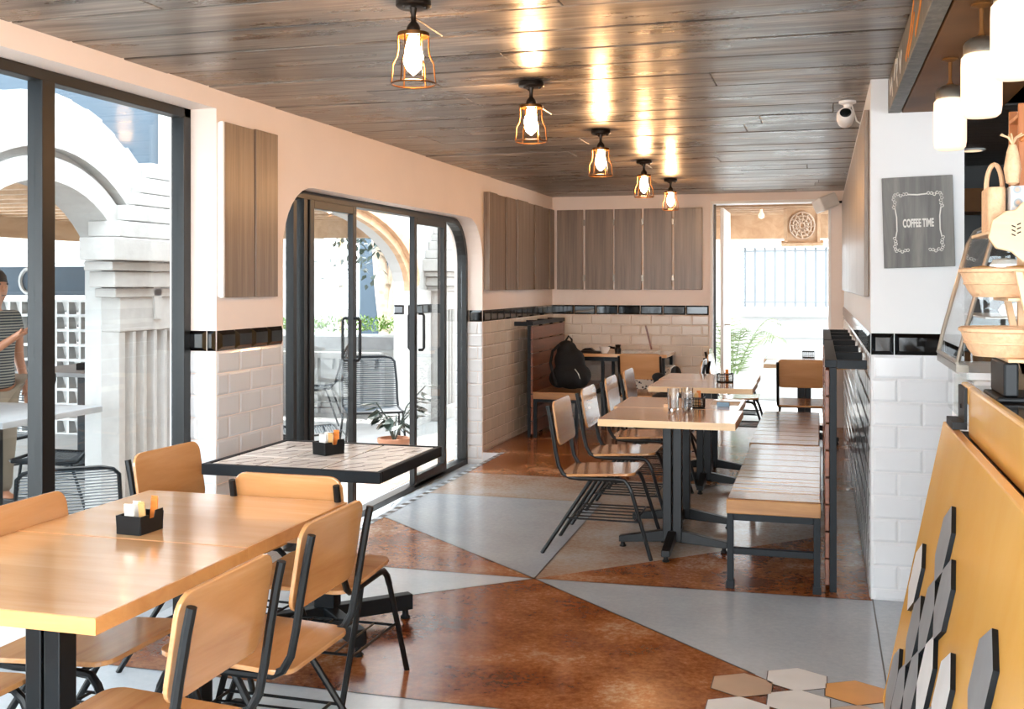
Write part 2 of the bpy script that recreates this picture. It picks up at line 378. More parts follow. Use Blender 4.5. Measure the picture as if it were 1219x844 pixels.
# ------------------------------------------------------------ ceiling boards
def ceiling():
    mb = MB(); y = 3.195-.32*12; k = 0
    while y < YB:
        y1 = min(y+.314, YB+.02)
        cuts = [-3.0]; x = -3.0 + random.uniform(.6, 2.4)
        while x < XR: cuts.append(x); x += random.uniform(1.5, 2.6)
        cuts.append(.30)
        for a, b in zip(cuts, cuts[1:]):
            dz = random.uniform(0, .004)
            mb.box(a+.0015, b-.0015, y, y1-.009, HC+dz, HC+.03+dz)
        y += .32; k += 1
    mb.mat(1).box(-3.0, .30, -.6, YB+.3, HC+.035, HC+.35)
    return struct(mb.build('ceiling', ['ceil', 'black'], bevel=.003, seg=1))
ceiling()

# ------------------------------------------------------------ walls
def tiles(mb, o, du, nrm, L, z0, z1, tw=.21, th=.105, g=.004, d=.006, bev=.010, off=0, shift=True):
    """bevelled tiles on the plane through o, along du for length L"""
    o = Vector(o); du = Vector(du); nrm = Vector(nrm); up = Vector((0, 0, 1)); row = 0; z = z1-th
    while z+th > z0+.01:
        a = max(z, z0); u = -tw + (tw/2 if (row % 2 and shift) else 0) + off
        while u < L:
            u0, u1 = max(u, 0)+g/2, min(u+tw, L)-g/2
            if u1-u0 > .02:
                b = min(bev, (u1-u0)/3, (z+th-a)/3)
                p = [o+du*x+up*(zz)+nrm*.002 for x, zz in ((u0, a+g/2), (u1, a+g/2), (u1, z+th-g/2), (u0, z+th-g/2))]
                q = [o+du*x+up*(zz)+nrm*d for x, zz in ((u0+b, a+g/2+b), (u1-b, a+g/2+b), (u1-b, z+th-g/2-b), (u0+b, z+th-g/2-b))]
                mb.poly(p+q, [(0, 1, 5, 4), (1, 2, 6, 5), (2, 3, 7, 6), (3, 0, 4, 7), (4, 5, 6, 7)])
            u += tw
        z -= th; row += 1

# door opening: rounded top corners.  opening in the left wall y 5.2..8.72, top 1.95
def opening_top(y, y0, y1, zt, r):
    if y < y0+r: d = y0+r-y; return zt-r+math.sqrt(max(0, r*r-d*d))
    if y > y1-r: d = y-(y1-r); return zt-r+math.sqrt(max(0, r*r-d*d))
    return zt
D0, D1, DT, DR = 5.2, 8.72, 1.96, .36
W0, W1, WT = -.6, 4.54, 2.25
def wall_left():
    mb = MB(); xo = -3.0
    mb.box(xo, XL, W1, D0, -.1, HC+.01)                  # pier
    mb.box(xo, XL, D1, YB+.3, -.1, HC+.01)
    mb.box(xo, XL, -.75, -.6, -.1, HC+.01)
    mb.box(xo, XL, W0, W1, WT, HC+.01)
    ys = [D0+DR*(1-math.cos(PI/2*i/8)) for i in range(9)]; ys += [D1-(q-D0) for q in ys[::-1]]
    for a, b in zip(ys, ys[1:]):
        za, zb = opening_top(a, D0, D1, DT, DR), opening_top(b, D0, D1, DT, DR)
        mb.prism([(a, za), (b, zb), (b, HC+.01), (a, HC+.01)], xo, XL, 'x')
    return struct(mb.build('wall_left', 'paint'))
wl = wall_left()
t = MB(); tiles(t, (XL, W1, 0), (0, 1, 0), (1, 0, 0), D0-W1, 0, 1.1)
tiles(t, (XL, W1, 0), (-1, 0, 0), (0, -1, 0), .25, -0, 1.1)
t.build('wall_tiling', 'tile', wl)
t = MB(); tiles(t, (XL, D1, 0), (0, 1, 0), (1, 0, 0), YB-D1, 0, 1.1)
t.build('wall_tiling', 'tilecream', wl)
t = MB(); tiles(t, (-3.0, D1, 0), (1, 0, 0), (0, -1, 0), .25, -.1, 1.1)
t.build('wall_tiling', 'tile', wl)
t = MB(); tiles(t, (XL, W1, 0), (0, 1, 0), (1, 0, 0), D0-W1, 1.1, 1.2, .16, .1, d=.02, bev=.02)
tiles(t, (XL, D1, 0), (0, 1, 0), (1, 0, 0), YB-D1, 1.1, 1.2, .2, .1, d=.014, bev=.016)
tiles(t, (XF, D1, 0), (1, 0, 0), (0, -1, 0), .17, 1.1, 1.2, .2, .1, d=.014, bev=.016, off=.05)
tiles(t, (XL, W1, 0), (-1, 0, 0), (0, -1, 0), .17, 1.1, 1.2, .2, .1, d=.014, bev=.016, off=.05)
t.build('black_tile_band', 'blacktile', wl)

def wall_back():
    mb = MB(); y1 = YB+.22
    mb.box(-3.0, -1.09, YB, y1, -.1, HC+.01); mb.box(-1.09, .09, YB, y1, 2.262, HC+.01); mb.box(.09, .62, YB, y1, -.1, HC+.01)
    return struct(mb.build('wall_back', 'paint'))
wb = wall_back()
t = MB(); tiles(t, (XL, YB, 0), (1, 0, 0), (0, -1, 0), -1.1-XL, 0, 1.1); t.build('wall_tiling', 'tilecream', wb)
t = MB(); tiles(t, (XL, YB, 0), (1, 0, 0), (0, -1, 0), -1.1-XL, 1.1, 1.2, .235, .1, d=.014, bev=.014); t.build('black_tile_band', 'blacktile', wb)

def wall_right():
    mb = MB(); mb.box(XR, .605, YC, YB, -.0, HC+.3); return struct(mb.build('wall_right', 'white'))
wr = wall_right()
t = MB(); tiles(t, (XR, YC, 0), (1, 0, 0), (0, -1, 0), .392, .0, 1.1, off=.01); tiles(t, (XR, YC, 0), (0, 1, 0), (-1, 0, 0), YB-YC, .0, 1.1)
t.build('wall_tiling', 'tile', wr)
t = MB(); tiles(t, (XR, YC, 0), (1, 0, 0), (0, -1, 0), .392, 1.1, 1.2, .21, .1, d=.016, bev=.018, off=.1); tiles(t, (XR, YC, 0), (0, 1, 0), (-1, 0, 0), YB-YC, 1.1, 1.2, .21, .1, d=.012, bev=.014)
t.build('black_tile_band', 'blacktile', wr)

# kitchen behind the counter
def kitchen():
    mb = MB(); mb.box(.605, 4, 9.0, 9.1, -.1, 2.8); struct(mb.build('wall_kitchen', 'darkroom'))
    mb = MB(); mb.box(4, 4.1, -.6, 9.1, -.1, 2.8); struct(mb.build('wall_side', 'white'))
    mb = MB(); y = 6.0
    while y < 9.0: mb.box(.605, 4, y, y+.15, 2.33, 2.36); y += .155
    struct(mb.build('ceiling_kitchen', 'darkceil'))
    mb = MB(); mb.box(.755, 4, -.6, 5.99, HC, HC+.05); mb.box(.6051, 4, 5.139, 5.99, HC, HC+.04); struct(mb.build('ceiling_side', 'white'))
    mb = MB(); mb.box(.605, 4, 8.55, 8.99, 1.95, 2.12); mb.box(.605, 4, 8.9, 8.99, 0, .9); struct(mb.build('trim_1', 'soffit'))
kitchen()
# lowered soffit and painted sign box over the counter
mb = MB(); mb.box(.345, .755, -.6, YC-.001, 2.185, HC+.3)
struct(mb.build('soffit', 'soffit', bevel=.004))
sb = thing('painted_beam', 'dark painted beam along the ceiling edge with orange and white brushwork', 'beam', (.305, 4.2, 2.185))
mb = MB(); mb.box(-.018, .035, -3.8, .938, .0, .152); mb.build('board', 'chalkgrey', sb, bevel=.003)
def stroke(mb, pts, wd, x):
    for a, b in zip(pts, pts[1:]):
        a, b = Vector(a), Vector(b); d = (b-a).normalized(); n = Vector((-d.y, d.x))*wd/2; a2 = a-d*wd*.3; b2 = b+d*wd*.3
        mb.prism([tuple(a2+n), tuple(a2-n), tuple(b2-n), tuple(b2+n)], x, x+.002, 'x')
mb = MB()
for y0 in (-.15, -.55): stroke(mb, [(y0, .03), (y0-.12, .06), (y0-.24, .1), (y0-.33, .145)], .022, -.0202)
stroke(mb, [(-.25, .02), (-.4, .05), (-.5, .1)], .016, -.0202)
mb.build('orange_brushwork', 'orange', sb)
mb = MB(); stroke(mb, [(.3, .02), (.35, .06), (.3, .11), (.42, .13), (.5, .08)], .02, -.0202); stroke(mb, [(.6, .03), (.65, .1), (.75, .06), (.8, .12)], .018, -.0202); stroke(mb, [(.08, .1), (.15, .04), (.22, .12)], .014, -.0202)
mb.build('white_brushwork', 'chalk', sb)

# ------------------------------------------------------------ windows and doors
def bar(mb, y0, y1, z0, z1, x=XF, d=.05): mb.box(x-d/2, x+d/2, y0, y1, z0, z1)
w1 = MB()
bar(w1, W0, W1-.001, 2.205, WT, d=.07); bar(w1, 4.48, W1-.001, -.1, WT, d=.07)
for y in (3.515, 2.3, 1.1, .0): bar(w1, y, y+.075, -.1, 2.21, d=.07)
bar(w1, W0, W1-.001, -.1, -.02, d=.07)
win = struct(w1.build('window_1', 'frame', bevel=.004))
for a, b in ((3.59, 4.48), (2.375, 3.515), (1.175, 2.3), (.075, 1.1), (W0, .0)):
    g = MB(); g.box(XF-.003, XF+.003, a, b, -.02, 2.205); g.build('window_pane', 'glass', win)
# sliding door: curved outer frame, fixed panes, two leaves with handles
def ring_frame(mb, y0, y1, zt, r, wd, x0, x1):
    out = [(y0, -.1)]+[(y0+r-r*math.cos(PI/2*i/8), zt-r+r*math.sin(PI/2*i/8)) for i in range(9)]+[(y1-r+r*math.sin(PI/2*i/8), zt-r+r*math.cos(PI/2*i/8)) for i in range(9)]+[(y1, -.1)]
    ri = r-wd
    inn = [(y0+wd, -.1)]+[(y0+r-ri*math.cos(PI/2*i/8), zt-r+ri*math.sin(PI/2*i/8)) for i in range(9)]+[(y1-r+ri*math.sin(PI/2*i/8), zt-r+ri*math.cos(PI/2*i/8)) for i in range(9)]+[(y1-wd, -.1)]
    n = len(out)
    for i in range(n-1):
        mb.prism([out[i], out[i+1], inn[i+1], inn[i]], x0, x1, 'x')
    return inn
dm = MB(); inn = ring_frame(dm, D0+.001, D1-.001, DT, DR, .045, XF-.04, XF+.04)
dm.box(XF-.04, XF+.04, D0, D1, -.1, -.06)
for y in (5.72, 8.16): bar(dm, y, y+.05, -.1, 1.93, d=.06)
bar(dm, 5.6, 5.64, -.1, 1.9, d=.05)
door = struct(dm.build('door_1', 'frame', smooth=False))
for a, b in ((D0+.05, 5.72), (8.21, D1-.05)):
    pts = [p for p in [(a, -.06)]+[(y, opening_top(y, D0+.045, D1-.045, DT-.045, DR-.045)) for y in [a+(b-a)*i/10 for i in range(11)]]+[(b, -.06)]]
    g = MB(); g.prism(pts, XF-.003, XF+.003, 'x'); g.build('fixed_pane', 'glass', door)
def leaf(y0, y1, x, hy):
    m = MB(); bar(m, y0, y0+.055, -.09, 1.915, x, .04); bar(m, y1-.055, y1, -.09, 1.915, x, .04)
    bar(m, y0+.055, y1-.055, 1.865, 1.915, x, .04); bar(m, y0+.055, y1-.055, -.09, -.0, x, .04)
    l = m.build('door_leaf', 'frame', door, bevel=.003)
    g = MB(); g.box(x-.003, x+.003, y0+.055, y1-.055, 0, 1.865); g.build('door_pane', 'glass', l)
    h = MB()
    for s in (-1, 1):
        xx = x+s*.06
        h.tube([(x+s*.02, hy, .93), (xx-s*.012, hy, .93), (xx, hy, .945), (xx, hy, 1.185), (xx-s*.012, hy, 1.2), (x+s*.02, hy, 1.2)], .011, 8)
    h.build('door_handle', 'black', l, smooth=True)
leaf(5.78, 6.44, XF+.02, 6.40); leaf(7.47, 8.18, XF+.02, 7.56)

# back door opening
m = MB(); m.box(-1.09, -1.065, YB-.012, YB+.22, 0, 2.262); m.box(.065, .09, YB-.012, YB+.22, 0, 2.262); m.box(-1.065, .065, YB-.012, YB+.22, 2.235, 2.262)
d2 = struct(m.build('door_2', 'trimwhite', bevel=.003))
m = MB(); m.box(-1.06, -1.035, YB+.0, YB+.03, 0.0, 2.23); m.build('black_door_post', 'frame', d2)
m = MB(); m.box(-1.00, -.965, YB+.1, YB+.95, .0, 2.2); m.box(-1.005, -.96, YB+.2, YB+.85, .1, 1.0); m.build('open_door_leaf', 'trimwhite', d2, bevel=.004)
m = MB(); m.tube([(-.962, YB+.16, 1.0), (-.91, YB+.16, 1.0), (-.91, YB+.28, 1.0)], .01, 8); m.build('door_handle', 'zinc', d2, smooth=True)

# ------------------------------------------------------------ wall panels of grey boards
def panel(x0, x1, y0, y1, z0, z1, label, group, hinges=()):
    cx, cy = (x0+x1)/2, (y0+y1)/2
    o = thing('wall_panel', label, 'wall panel', (cx, cy, z0), 0, group)
    m = MB(); m.box(x0-cx, x1-cx, y0-cy, y1-cy, 0, z1-z0); m.build('board', 'greyboard_z', o, bevel=.003)
    if hinges:
        m = MB()
        for hz in hinges: m.box(x1-cx, x1-cx+.018, -.012, .006, hz-.03, hz+.03)
        m.build('hinge', 'zinc', o)
    return o
gp = 'grey board panels hung on the walls'
panel(XL+.008, XL+.03, 4.568, 4.845, 1.355, 2.19, 'left one of the two grey boards on the pier between window and sliding door', gp)
panel(XL+.008, XL+.03, 4.862, 5.09, 1.355, 2.195, 'right one of the two grey boards on the pier between window and sliding door', gp)
m = MB(); m.box(XL, XL+.0079, 4.553, 5.085, 1.36, 2.185); m.box(XL+.0081, XL+.028, 4.553, 4.566, 1.355, 2.19); tag(m.build('panel_batten', 'trimwhite'), 'thin white batten edging the two grey boards beside the window', 'batten')
ysl = [8.74, 8.997, 9.311, 9.621, 10.0, 10.3, 10.62, 10.92, 11.12]
ords = ['first', 'second', 'third', 'fourth', 'fifth', 'sixth', 'seventh', 'eighth']
for i in range(8):
    panel(XL+.002, XL+(.055, .03, .04, .06, .035, .045, .03, .04)[i], ysl[i]+.010, ysl[i+1]-.010, 1.365, 2.2, ords[i]+' tall grey board along the left wall counting back from the sliding door', gp)
xb = [(-2.693, -2.412), (-2.389, -2.094), (-2.076, -1.794), (-1.768, -1.478), (-1.456, -1.17)]
for i, (a, b) in enumerate(xb):
    panel(a, b, YB-.03, YB-.002, 1.362, 2.2, ords[i]+' grey board from the left on the back wall', gp, () if i == 4 else (.12, .7))
ysr = [5.26, 6.35, 7.35, 7.9, 9.0, 10.0, 10.9]
for i in range(6):
    panel(XR-.024, XR-.002, ysr[i]+.006, ysr[i+1]-.006, 1.36, 2.225, ords[i]+' grey board along the right wall counting back from the white pier', gp)

# COFFEE TIME sign
def text_mesh(s, size, parent, name, mat, loc, rot, sx=1):
    cu = bpy.data.curves.new('tmp', 'FONT'); cu.body = s; cu.size = size; cu.align_x = 'CENTER'; cu.align_y = 'CENTER'; cu.extrude = .0008; cu.offset = size*.035
    to = bpy.data.objects.new('tmp', cu); C.objects.link(to); bpy.context.view_layer.update()
    me = bpy.data.meshes.new_from_object(to.evaluated_get(bpy.context.evaluated_depsgraph_get())); bpy.data.objects.remove(to)
    o = bpy.data.objects.new(name, me); C.objects.link(o); me.materials.clear(); me.materials.append(M[mat]); o.parent = parent; o.location = loc; o.rotation_euler = rot; o.scale = (sx, 1, 1); return o
sg = thing('wall_sign', 'grey wooden wall sign reading COFFEE TIME inside a white scroll border', 'sign', (.418, YC, 1.494))
sg.rotation_euler = (0, math.radians(-1.6), 0)
m = MB(); m.box(-.148, .148, -.022, -.001, 0, .403); m.build('board', 'signgrey', sg, bevel=.002)
text_mesh('COFFEE TIME', .05, sg, 'lettering', 'chalk', (0, -.0228, .195), (PI/2, 0, 0), .44)
m = MB()
def scr(pts, wd=.006):
    for a, b in zip(pts, pts[1:]):
        a, b = Vector(a), Vector(b)
        if (b-a).length < 1e-6: continue
        d = (b-a).normalized(); n = Vector((-d.y, d.x))*wd/2; a = a-d*wd*.2; b = b+d*wd*.2
        m.prism([tuple(a+n), tuple(a-n), tuple(b-n), tuple(b+n)], -.0235, -.0222, 'y')
bx, bt, bb = .098, .325, .075
for s in (-1, 1):
    for zc, sz in ((bt, -1), (bb, 1)):
        for k in range(5):
            cx, cz = s*(bx-.012*k-.004), zc+.004*math.sin(k*2.2)
            scr([(cx+.006*math.cos(q*.9+k), cz+.006*math.sin(q*.9+k)) for q in range(7)], .0035)
            cx, cz = s*(bx+.003*math.sin(k*2)), zc+sz*(.012*k+.008)
            scr([(cx+.006*math.cos(q*.9+k), cz+.006*math.sin(q*.9+k)) for q in range(7)], .0035)
    scr([(s*(bx-.002), bt-.06), (s*(bx-.008), bt-.1), (s*(bx-.008), bb+.09), (s*(bx-.002), bb+.06)], .005)
scr([(-.04, bt), (0, bt-.003), (.04, bt)], .006)
m.build('scroll_border', 'chalk', sg)

# ------------------------------------------------------------ cage lamps
def cage_lamp():
    o = thing('cage_lamp', '', 'ceiling lamp', (-1.27, 3.285, HC), 0, 'cage lamps under the board ceiling')
    m = MB(); m.lathe([(.055, 0), (.058, -.006), (.058, -.02), (.05, -.026)], 24)
    for q in range(3): m.lathe([(.006, -.026), (.004, -.034)], 8, (.04*math.cos(q*2.1), .04*math.sin(q*2.1), 0))
    m.build('ceiling_rose', 'bronze', o, smooth=True)
    m = MB(); m.lathe([(.012, -.026), (.008, -.05), (.009, -.07), (.019, -.082), (.023, -.092), (.023, -.112), (.02, -.118)], 16); m.build('socket', 'bronze', o, smooth=True)
    m = MB(); n = 24
    zt = -.108; zb = -.272
    m.lathe([(.048, zt), (.052, zt), (.052, zt-.012), (.048, zt-.012), (.048, zt)], n)
    m.lathe([(.018, zt+.001), (.05, zt+.001), (.05, zt-.002), (.018, zt-.002)], n)
    for k in range(6):
        a = 2*PI*k/6+.3; prof = [(.05, zt), (.049, zt-.05), (.053, zt-.075), (.066, zt-.1), (.068, zt-.13), (.072, zb)]
        m.tube([(r*math.cos(a), r*math.sin(a), z) for r, z in prof], .0025, 6)
    m.tube([(.072*math.cos(2*PI*k/24), .072*math.sin(2*PI*k/24), zb) for k in range(24)], .003, 6, closed=True)
    m.build('cage', 'brass', o, smooth=True)
    m = MB(); m.lathe([(.013, -.115), (.018, -.125), (.026, -.155), (.032, -.185), (.031, -.205), (.022, -.225), (.008, -.238), (0.0001, -.244)], 20); m.build('bulb', 'bulb', o, smooth=True)
    return o
lamp = cage_lamp(); lamp['label'] = 'nearest cage lamp with glowing bulb, its rose cut by the top edge'
for y, l in ((4.762, 'second nearest cage lamp, between the sliding door and the camera end'), (6.376, 'middle lamp of the five cage lamps in a row'), (8.02, 'fourth cage lamp from the front, hanging over the third far chair row'), (9.498, 'farthest and smallest of the cage lamps, against the back wall boards')):
    dup(lamp, (-1.27, y, HC), 0, l)

for y, l in ((1.68, 'unseen cage lamp added before the nearest visible one to brighten the room'), (.08, 'frontmost unseen cage lamp, added to the row to brighten the room')):  # unseen lamps added along the row to brighten the room
    dup(lamp, (-1.27, y, HC), 0, l)

# milk-glass pendants under the soffit
def pendant():
    o = thing('jar_pendant', '', 'pendant lamp', (.42, 3.95, 2.185), 0, 'milk glass lamps under the soffit')
    m = MB(); m.lathe([(.026, 0), (.028, -.006), (.006, -.012), (.005, -.07), (.008, -.082), (.012, -.088)], 20); m.build('stem', 'soffit', o, smooth=True)
    m = MB(); m.lathe([(.012, -.088), (.03, -.094), (.041, -.103), (.047, -.112), (.047, -.136), (.044, -.1369)], 24); m.build('lid', 'zinc', o, smooth=True)
    m = MB(); m.lathe([(.044, -.1371), (.052, -.147), (.053, -.17), (.053, -.28), (.05, -.3), (.04, -.309), (.0001, -.311)], 28); m.build('milk_glass_jar', 'jar', o, smooth=True)
    return o
pe = pendant(); pe['label'] = 'farthest milk glass jar lamp, beside the white pier'
dup(pe, (.42, 3.2, 2.185), 0, 'middle milk glass jar lamp of the three under the soffit')
dup(pe, (.415, 2.62, 2.185), 0, 'nearest and largest milk glass jar lamp, cut by the right edge')

# ------------------------------------------------------------ chairs
def chair_proto():
    o = thing('cafe_chair', '', 'chair', (0, 0, 0), 0, 'plywood chairs with black tube frames')
    T = Matrix.Translation((.0, 0, .415)) @ Matrix.Rotation(math.radians(-3), 4, 'Y')
    m = MB(); m.prism(rrect(-.20, .20, -.195, .195, .05), 0, .014, 'z', T); m.build('seat', 'ply', o, bevel=.003)
    # backrest: slightly curved board leaning back
    T = Matrix.Translation((-.205, 0, .565)) @ Matrix.Rotation(math.radians(-9), 4, 'Y')
    m = MB(); pr = rrect(-.195, .195, 0, .235, .045); n = 10
    vs = []
    bm = bmesh.new()
    def cur(y): return -.020*(1-(y/.195)**2)
    m.prism(pr, 0, .012, 'x', T)
    bo = m.build('backrest', 'ply', o)
    me = bo.data; bm.free()
    bmm = bmesh.new(); bmm.from_mesh(me)
    bmesh.ops.recalc_face_normals(bmm, faces=bmm.faces); bmm.to_mesh(me); bmm.free()
    b = bo.modifiers.new('Bevel', 'BEVEL'); b.width = .003; b.segments = 2; b.limit_method = 'ANGLE'; b.angle_limit = 1.0
    m = MB()
    for s in (-1, 1):
        y = s*.18; yb = s*.187
        m.tube([(-.262, yb, .775), (-.25, yb, .72), (-.232, yb, .62), (-.218, yb, .53), (-.203, yb, .46), (-.18, yb, .42), (-.145, y, .402), (-.09, y, .398), (.10, y, .402), (.145, y, .398), (.168, y+s*.004, .375), (.185, y+s*.006, .34)], .0115, 8)
    for xx in (-.12, .1): m.tube([(xx, -.18, .398), (xx, .18, .398)], .008, 6)
    m.build('frame', 'black', o, smooth=True)
    for s in (-1, 1):
        m = MB(); m.tube([(.183, s*.186, .345), (.29, s*.212, .0)], .0105, 8); m.build('leg', 'black', o, smooth=True)
        m = MB(); m.tube([(.06, s*.18, .396), (-.05, s*.183, .33), (-.29, s*.212, .0)] if False else [(-.03, s*.172, .396), (-.06, s*.178, .35), (-.29, s*.205, .0)], .0105, 8); m.build('leg', 'black', o, smooth=True)
    m = MB(); zr = .19
    xf = .183+(.345-zr)/.345*.107; xr = -.06-(.35-zr)/.35*.23
    for s in (-1, 1): m.tube([(xr, s*.19, zr), (xf, s*.197, zr)], .005, 6)
    for k in range(4): yy = -.12+.08*k; m.tube([(xr+.03, yy, zr), (xf-.03, yy, zr)], .004, 6)
    for xx in (xr+.03, xf-.03): m.tube([(xx, -.192, zr), (xx, .192, zr)], .005, 6)
    m.build('book_rack', 'black', o, smooth=True)
    return o
ch = chair_proto()
cg = 'plywood chairs with black tube frames'
ch.location = (-1.13, 5.75, 0); ch['label'] = 'plywood chair at the near side of the far tables, its legs wholly in view'
ch['group'] = cg
for loc, rz, l in [
    ((-1.13, 6.45, 0), 0, 'second plywood chair in the row left of the far tables'),
    ((-1.13, 7.18, 0), 0, 'third plywood chair in the row left of the far tables'),
    ((-1.12, 7.82, 0), 0, 'fourth plywood chair in the row, nearly touching the orange desk chair in view'),
    ((-1.52, 2.72, 0), PI, 'plywood chair seen from behind, right side of the near tables, the farther of two'),
    ((-1.47, 2.09, 0), PI, 'nearest plywood chair seen from behind at the bottom edge'),
    ((-1.98, 2.60, 0), 0, 'plywood chair left of the near tables, only its back top showing at the left edge'),
    ((-2.10, 2.10, 0), 0, 'plywood chair left of the near tables with only a seat corner in the bottom left'),
    ((-1.68, 3.44, 0), PI/2, 'plywood chair with its back to the near tables, facing the white tiled table'),
    ((-2.17, 3.60, 0), math.radians(-4), 'plywood chair in front of the window, left of the white tiled table'),
    ((-1.56, 9.85, 0), PI/2, 'plywood chair tucked under the back corner desk, seen from behind'),
    ((-.80, 10.60, 0), 0, 'plywood chair nearest the back door, seen edge on'),
    ((-.72, 9.72, 0), 0, 'plywood chair seen edge on just behind the third far table'),
    ((-.16, 9.42, 0), PI/2, 'plywood chair behind the benches seen from behind, near the back door')]:
    dup(ch, loc, rz, l, cg)

# ------------------------------------------------------------ tables
def ped_table(top='maple_x', edge='maple_edge', L=.72, W=.60, H=.72, rot=0):
    o = thing('pedestal_table', '', 'table')
    m = MB(); n = 4
    for k in range(n): m.box(-L/2+.004, L/2-.004, -W/2+.004+(W-.008)*k/n, -W/2+.004+(W-.008)*(k+1)/n, H-.036, H)
    m.build('tabletop', top, o)
    m = MB(); m.box(-L/2, L/2, -W/2, -W/2+.004, H-.036, H-.0005); m.box(-L/2, L/2, W/2-.004, W/2, H-.036, H-.0005); m.box(-L/2, -L/2+.004, -W/2+.004, W/2-.004, H-.036, H-.0005); m.box(L/2-.004, L/2, -W/2+.004, W/2-.004, H-.036, H-.0005)
    m.build('edge_band', edge, o)
    m = MB(); m.box(-.05, -.004, -.032, .032, .05, H-.04); m.box(.004, .05, -.032, .032, .05, H-.04); m.box(-.18, .18, -.18, .18, H-.044, H-.0365); m.build('post', 'black', o, bevel=.006)
    for k in range(4):
        T = Matrix.Rotation(rot+k*PI/2, 4, 'Z')
        m = MB(); m.prism([(.02, .045), (.25, .028), (.288, .028), (.288, .06), (.25, .066), (.05, .105), (.02, .105)], -.022, .022, 'y', T)
        m.lathe([(.018, .0), (.02, .008), (.012, .012), (.012, .03)], 12, (.27, 0, 0), T)
        m.build('foot', 'steel' if False else 'black', o, bevel=.003)
    return o
near = ped_table(L=.73, W=.63)
near['group'] = 'wooden pedestal tables in the foreground'
near.location = (-1.825, 2.255, 0); near['label'] = 'nearest orange maple pedestal table, cut by the left edge'
dup(near, (-1.83, 2.888, 0), 0, 'orange maple pedestal table joined behind the nearest one, holding the black caddy end', near['group'])
fg = 'pale wooden pedestal tables along the bench'
ft = ped_table('birch', 'birch_edge', .70, .58)
ft['group'] = fg; ft.location = (-.765, 5.81, 0); ft['label'] = 'pale pedestal table holding two clear tumblers, front of the far tables'
dup(ft, (-.79, 6.395, 0), 0, 'pale pedestal table joined behind the one with the tumblers', fg)
dup(ft, (-.79, 7.66, 0), 0, 'pale pedestal table nearer half of the second far pair, in front of a wire caddy', fg)
dup(ft, (-.80, 8.245, 0), 0, 'pale pedestal table farther half of the second far pair', fg)
dup(ft, (-.14, 10.02, 0), 0, 'pale pedestal table in front of the chair seen from behind near the back door', fg)
dup(ft, (-.17, 10.66, 0), 0, 'farthest pale pedestal table by the back door with a dark caddy on it', fg)

# white tiled table with a steel rim
tt = thing('tiled_table', 'square black-rimmed table topped with streaked white tiles beside the sliding door', 'table', (-1.945, 4.06, 0))
m = MB(); a, b = .375, .34
m.box(-a, a, -b, -b+.022, .678, .722); m.box(-a, a, b-.022, b, .678, .722); m.box(-a, -a+.022, -b+.022, b-.022, .678, .722); m.box(a-.022, a, -b+.022, b-.022, .678, .722)
m.build('rim', 'steel', tt, bevel=.004)
m = MB(); m.box(-a+.0225, a-.0225, -b+.0225, b-.0225, .69, .7155); m.build('grout_bed', 'darkgrout', tt)
m = MB()
for i in range(3):
    for j in range(3):
        tw, th = (2*a-.05)/3, (2*b-.05)/3
        m.box(-a+.025+i*tw+.005, -a+.025+(i+1)*tw-.005, -b+.025+j*th+.005, -b+.025+(j+1)*th-.005, .7158, .7195)
m.build('tile_top', 'marble', tt, bevel=.001, seg=1)
m = MB()
for i in range(3):
    for j in range(3):
        cx, cy = -a+.025+(i+.5)*(2*a-.05)/3, -b+.025+(j+.5)*(2*b-.05)/3
        for q in range(5):
            T = Matrix.Translation((cx-.075+.037*q, cy+(.04 if q % 2 else -.035), 0)) @ Matrix.Rotation(math.radians(52), 4, 'Z'); m.box(-.042, .042, -.0022, .0022, .7196, .7200, T)
m.build('diagonal_strips', 'darkgrout', tt)  # thin dark strips laid diagonally across each tile
m = MB(); m.box(-.045, .045, -.035, .035, .06, .689); m.build('post', 'steel', tt, bevel=.005)
for k in range(4):
    T = Matrix.Rotation(PI/4+k*PI/2, 4, 'Z')
    m = MB(); m.prism([(.02, .04), (.37, .04), (.37, .105), (.02, .105)], -.026, .026, 'y', T); m.lathe([(.02, 0), (.022, .01), (.013, .014), (.013, .04)], 12, (.345, 0, 0), T); m.build('foot', 'steel', tt, bevel=.004)

# corner desk with things on it
dk = thing('corner_desk', 'orange topped desk standing against the back wall beside the corner bench', 'desk', (-1.86, 10.83, 0))
m = MB(); m.box(-.5, .42, -.32, .32, .70, .732); m.build('desktop', 'maple_x', dk, bevel=.004)
for sx in (-.22, .38):
    for sy in (-.28, .28): m = MB(); m.box(sx-.015, sx+.015, sy-.015, sy+.015, 0, .699); m.build('leg', 'black', dk)
m = MB(); m.box(-.445, .365, -.29, -.27, .66, .699); m.box(-.445, .365, .27, .29, .66, .699); m.build('apron', 'black', dk)
def box_thing(name, label, cat, x0, x1, y0, y1, z0, z1, mat, bev=.004, rz=0, group=None):
    cx, cy = (x0+x1)/2, (y0+y1)/2; m = MB(); m.box(x0-cx, x1-cx, y0-cy, y1-cy, 0, z1-z0); o = m.build(name, mat, bevel=bev); o.location = (cx, cy, z0); o.rotation_euler.z = rz; return tag(o, label, cat, group)
m = MB()
for k in range(5):
    T = Matrix.Translation((0, 0, .006*k)) @ Matrix.Rotation(.12*math.sin(k*1.9), 4, 'Z')
    m.box(-.17, .17, -.12, .12, 0, .0055, T)
o = m.build('newspaper_stack', 'paper'); o.location = (-1.72, 10.70, .7325); tag(o, 'loose stack of newspapers on the corner desk', 'newspapers')
m = MB(); m.lathe([(.025, 0), (.028, .004), (.045, .03), (.055, .062), (.052, .062), (.042, .032), (.026, .008), (.0001, .007)], 24); o = m.build('bowl', 'cup', smooth=True); o.location = (-2.07, 10.60, .7325); tag(o, 'small white bowl on the corner desk', 'bowl')
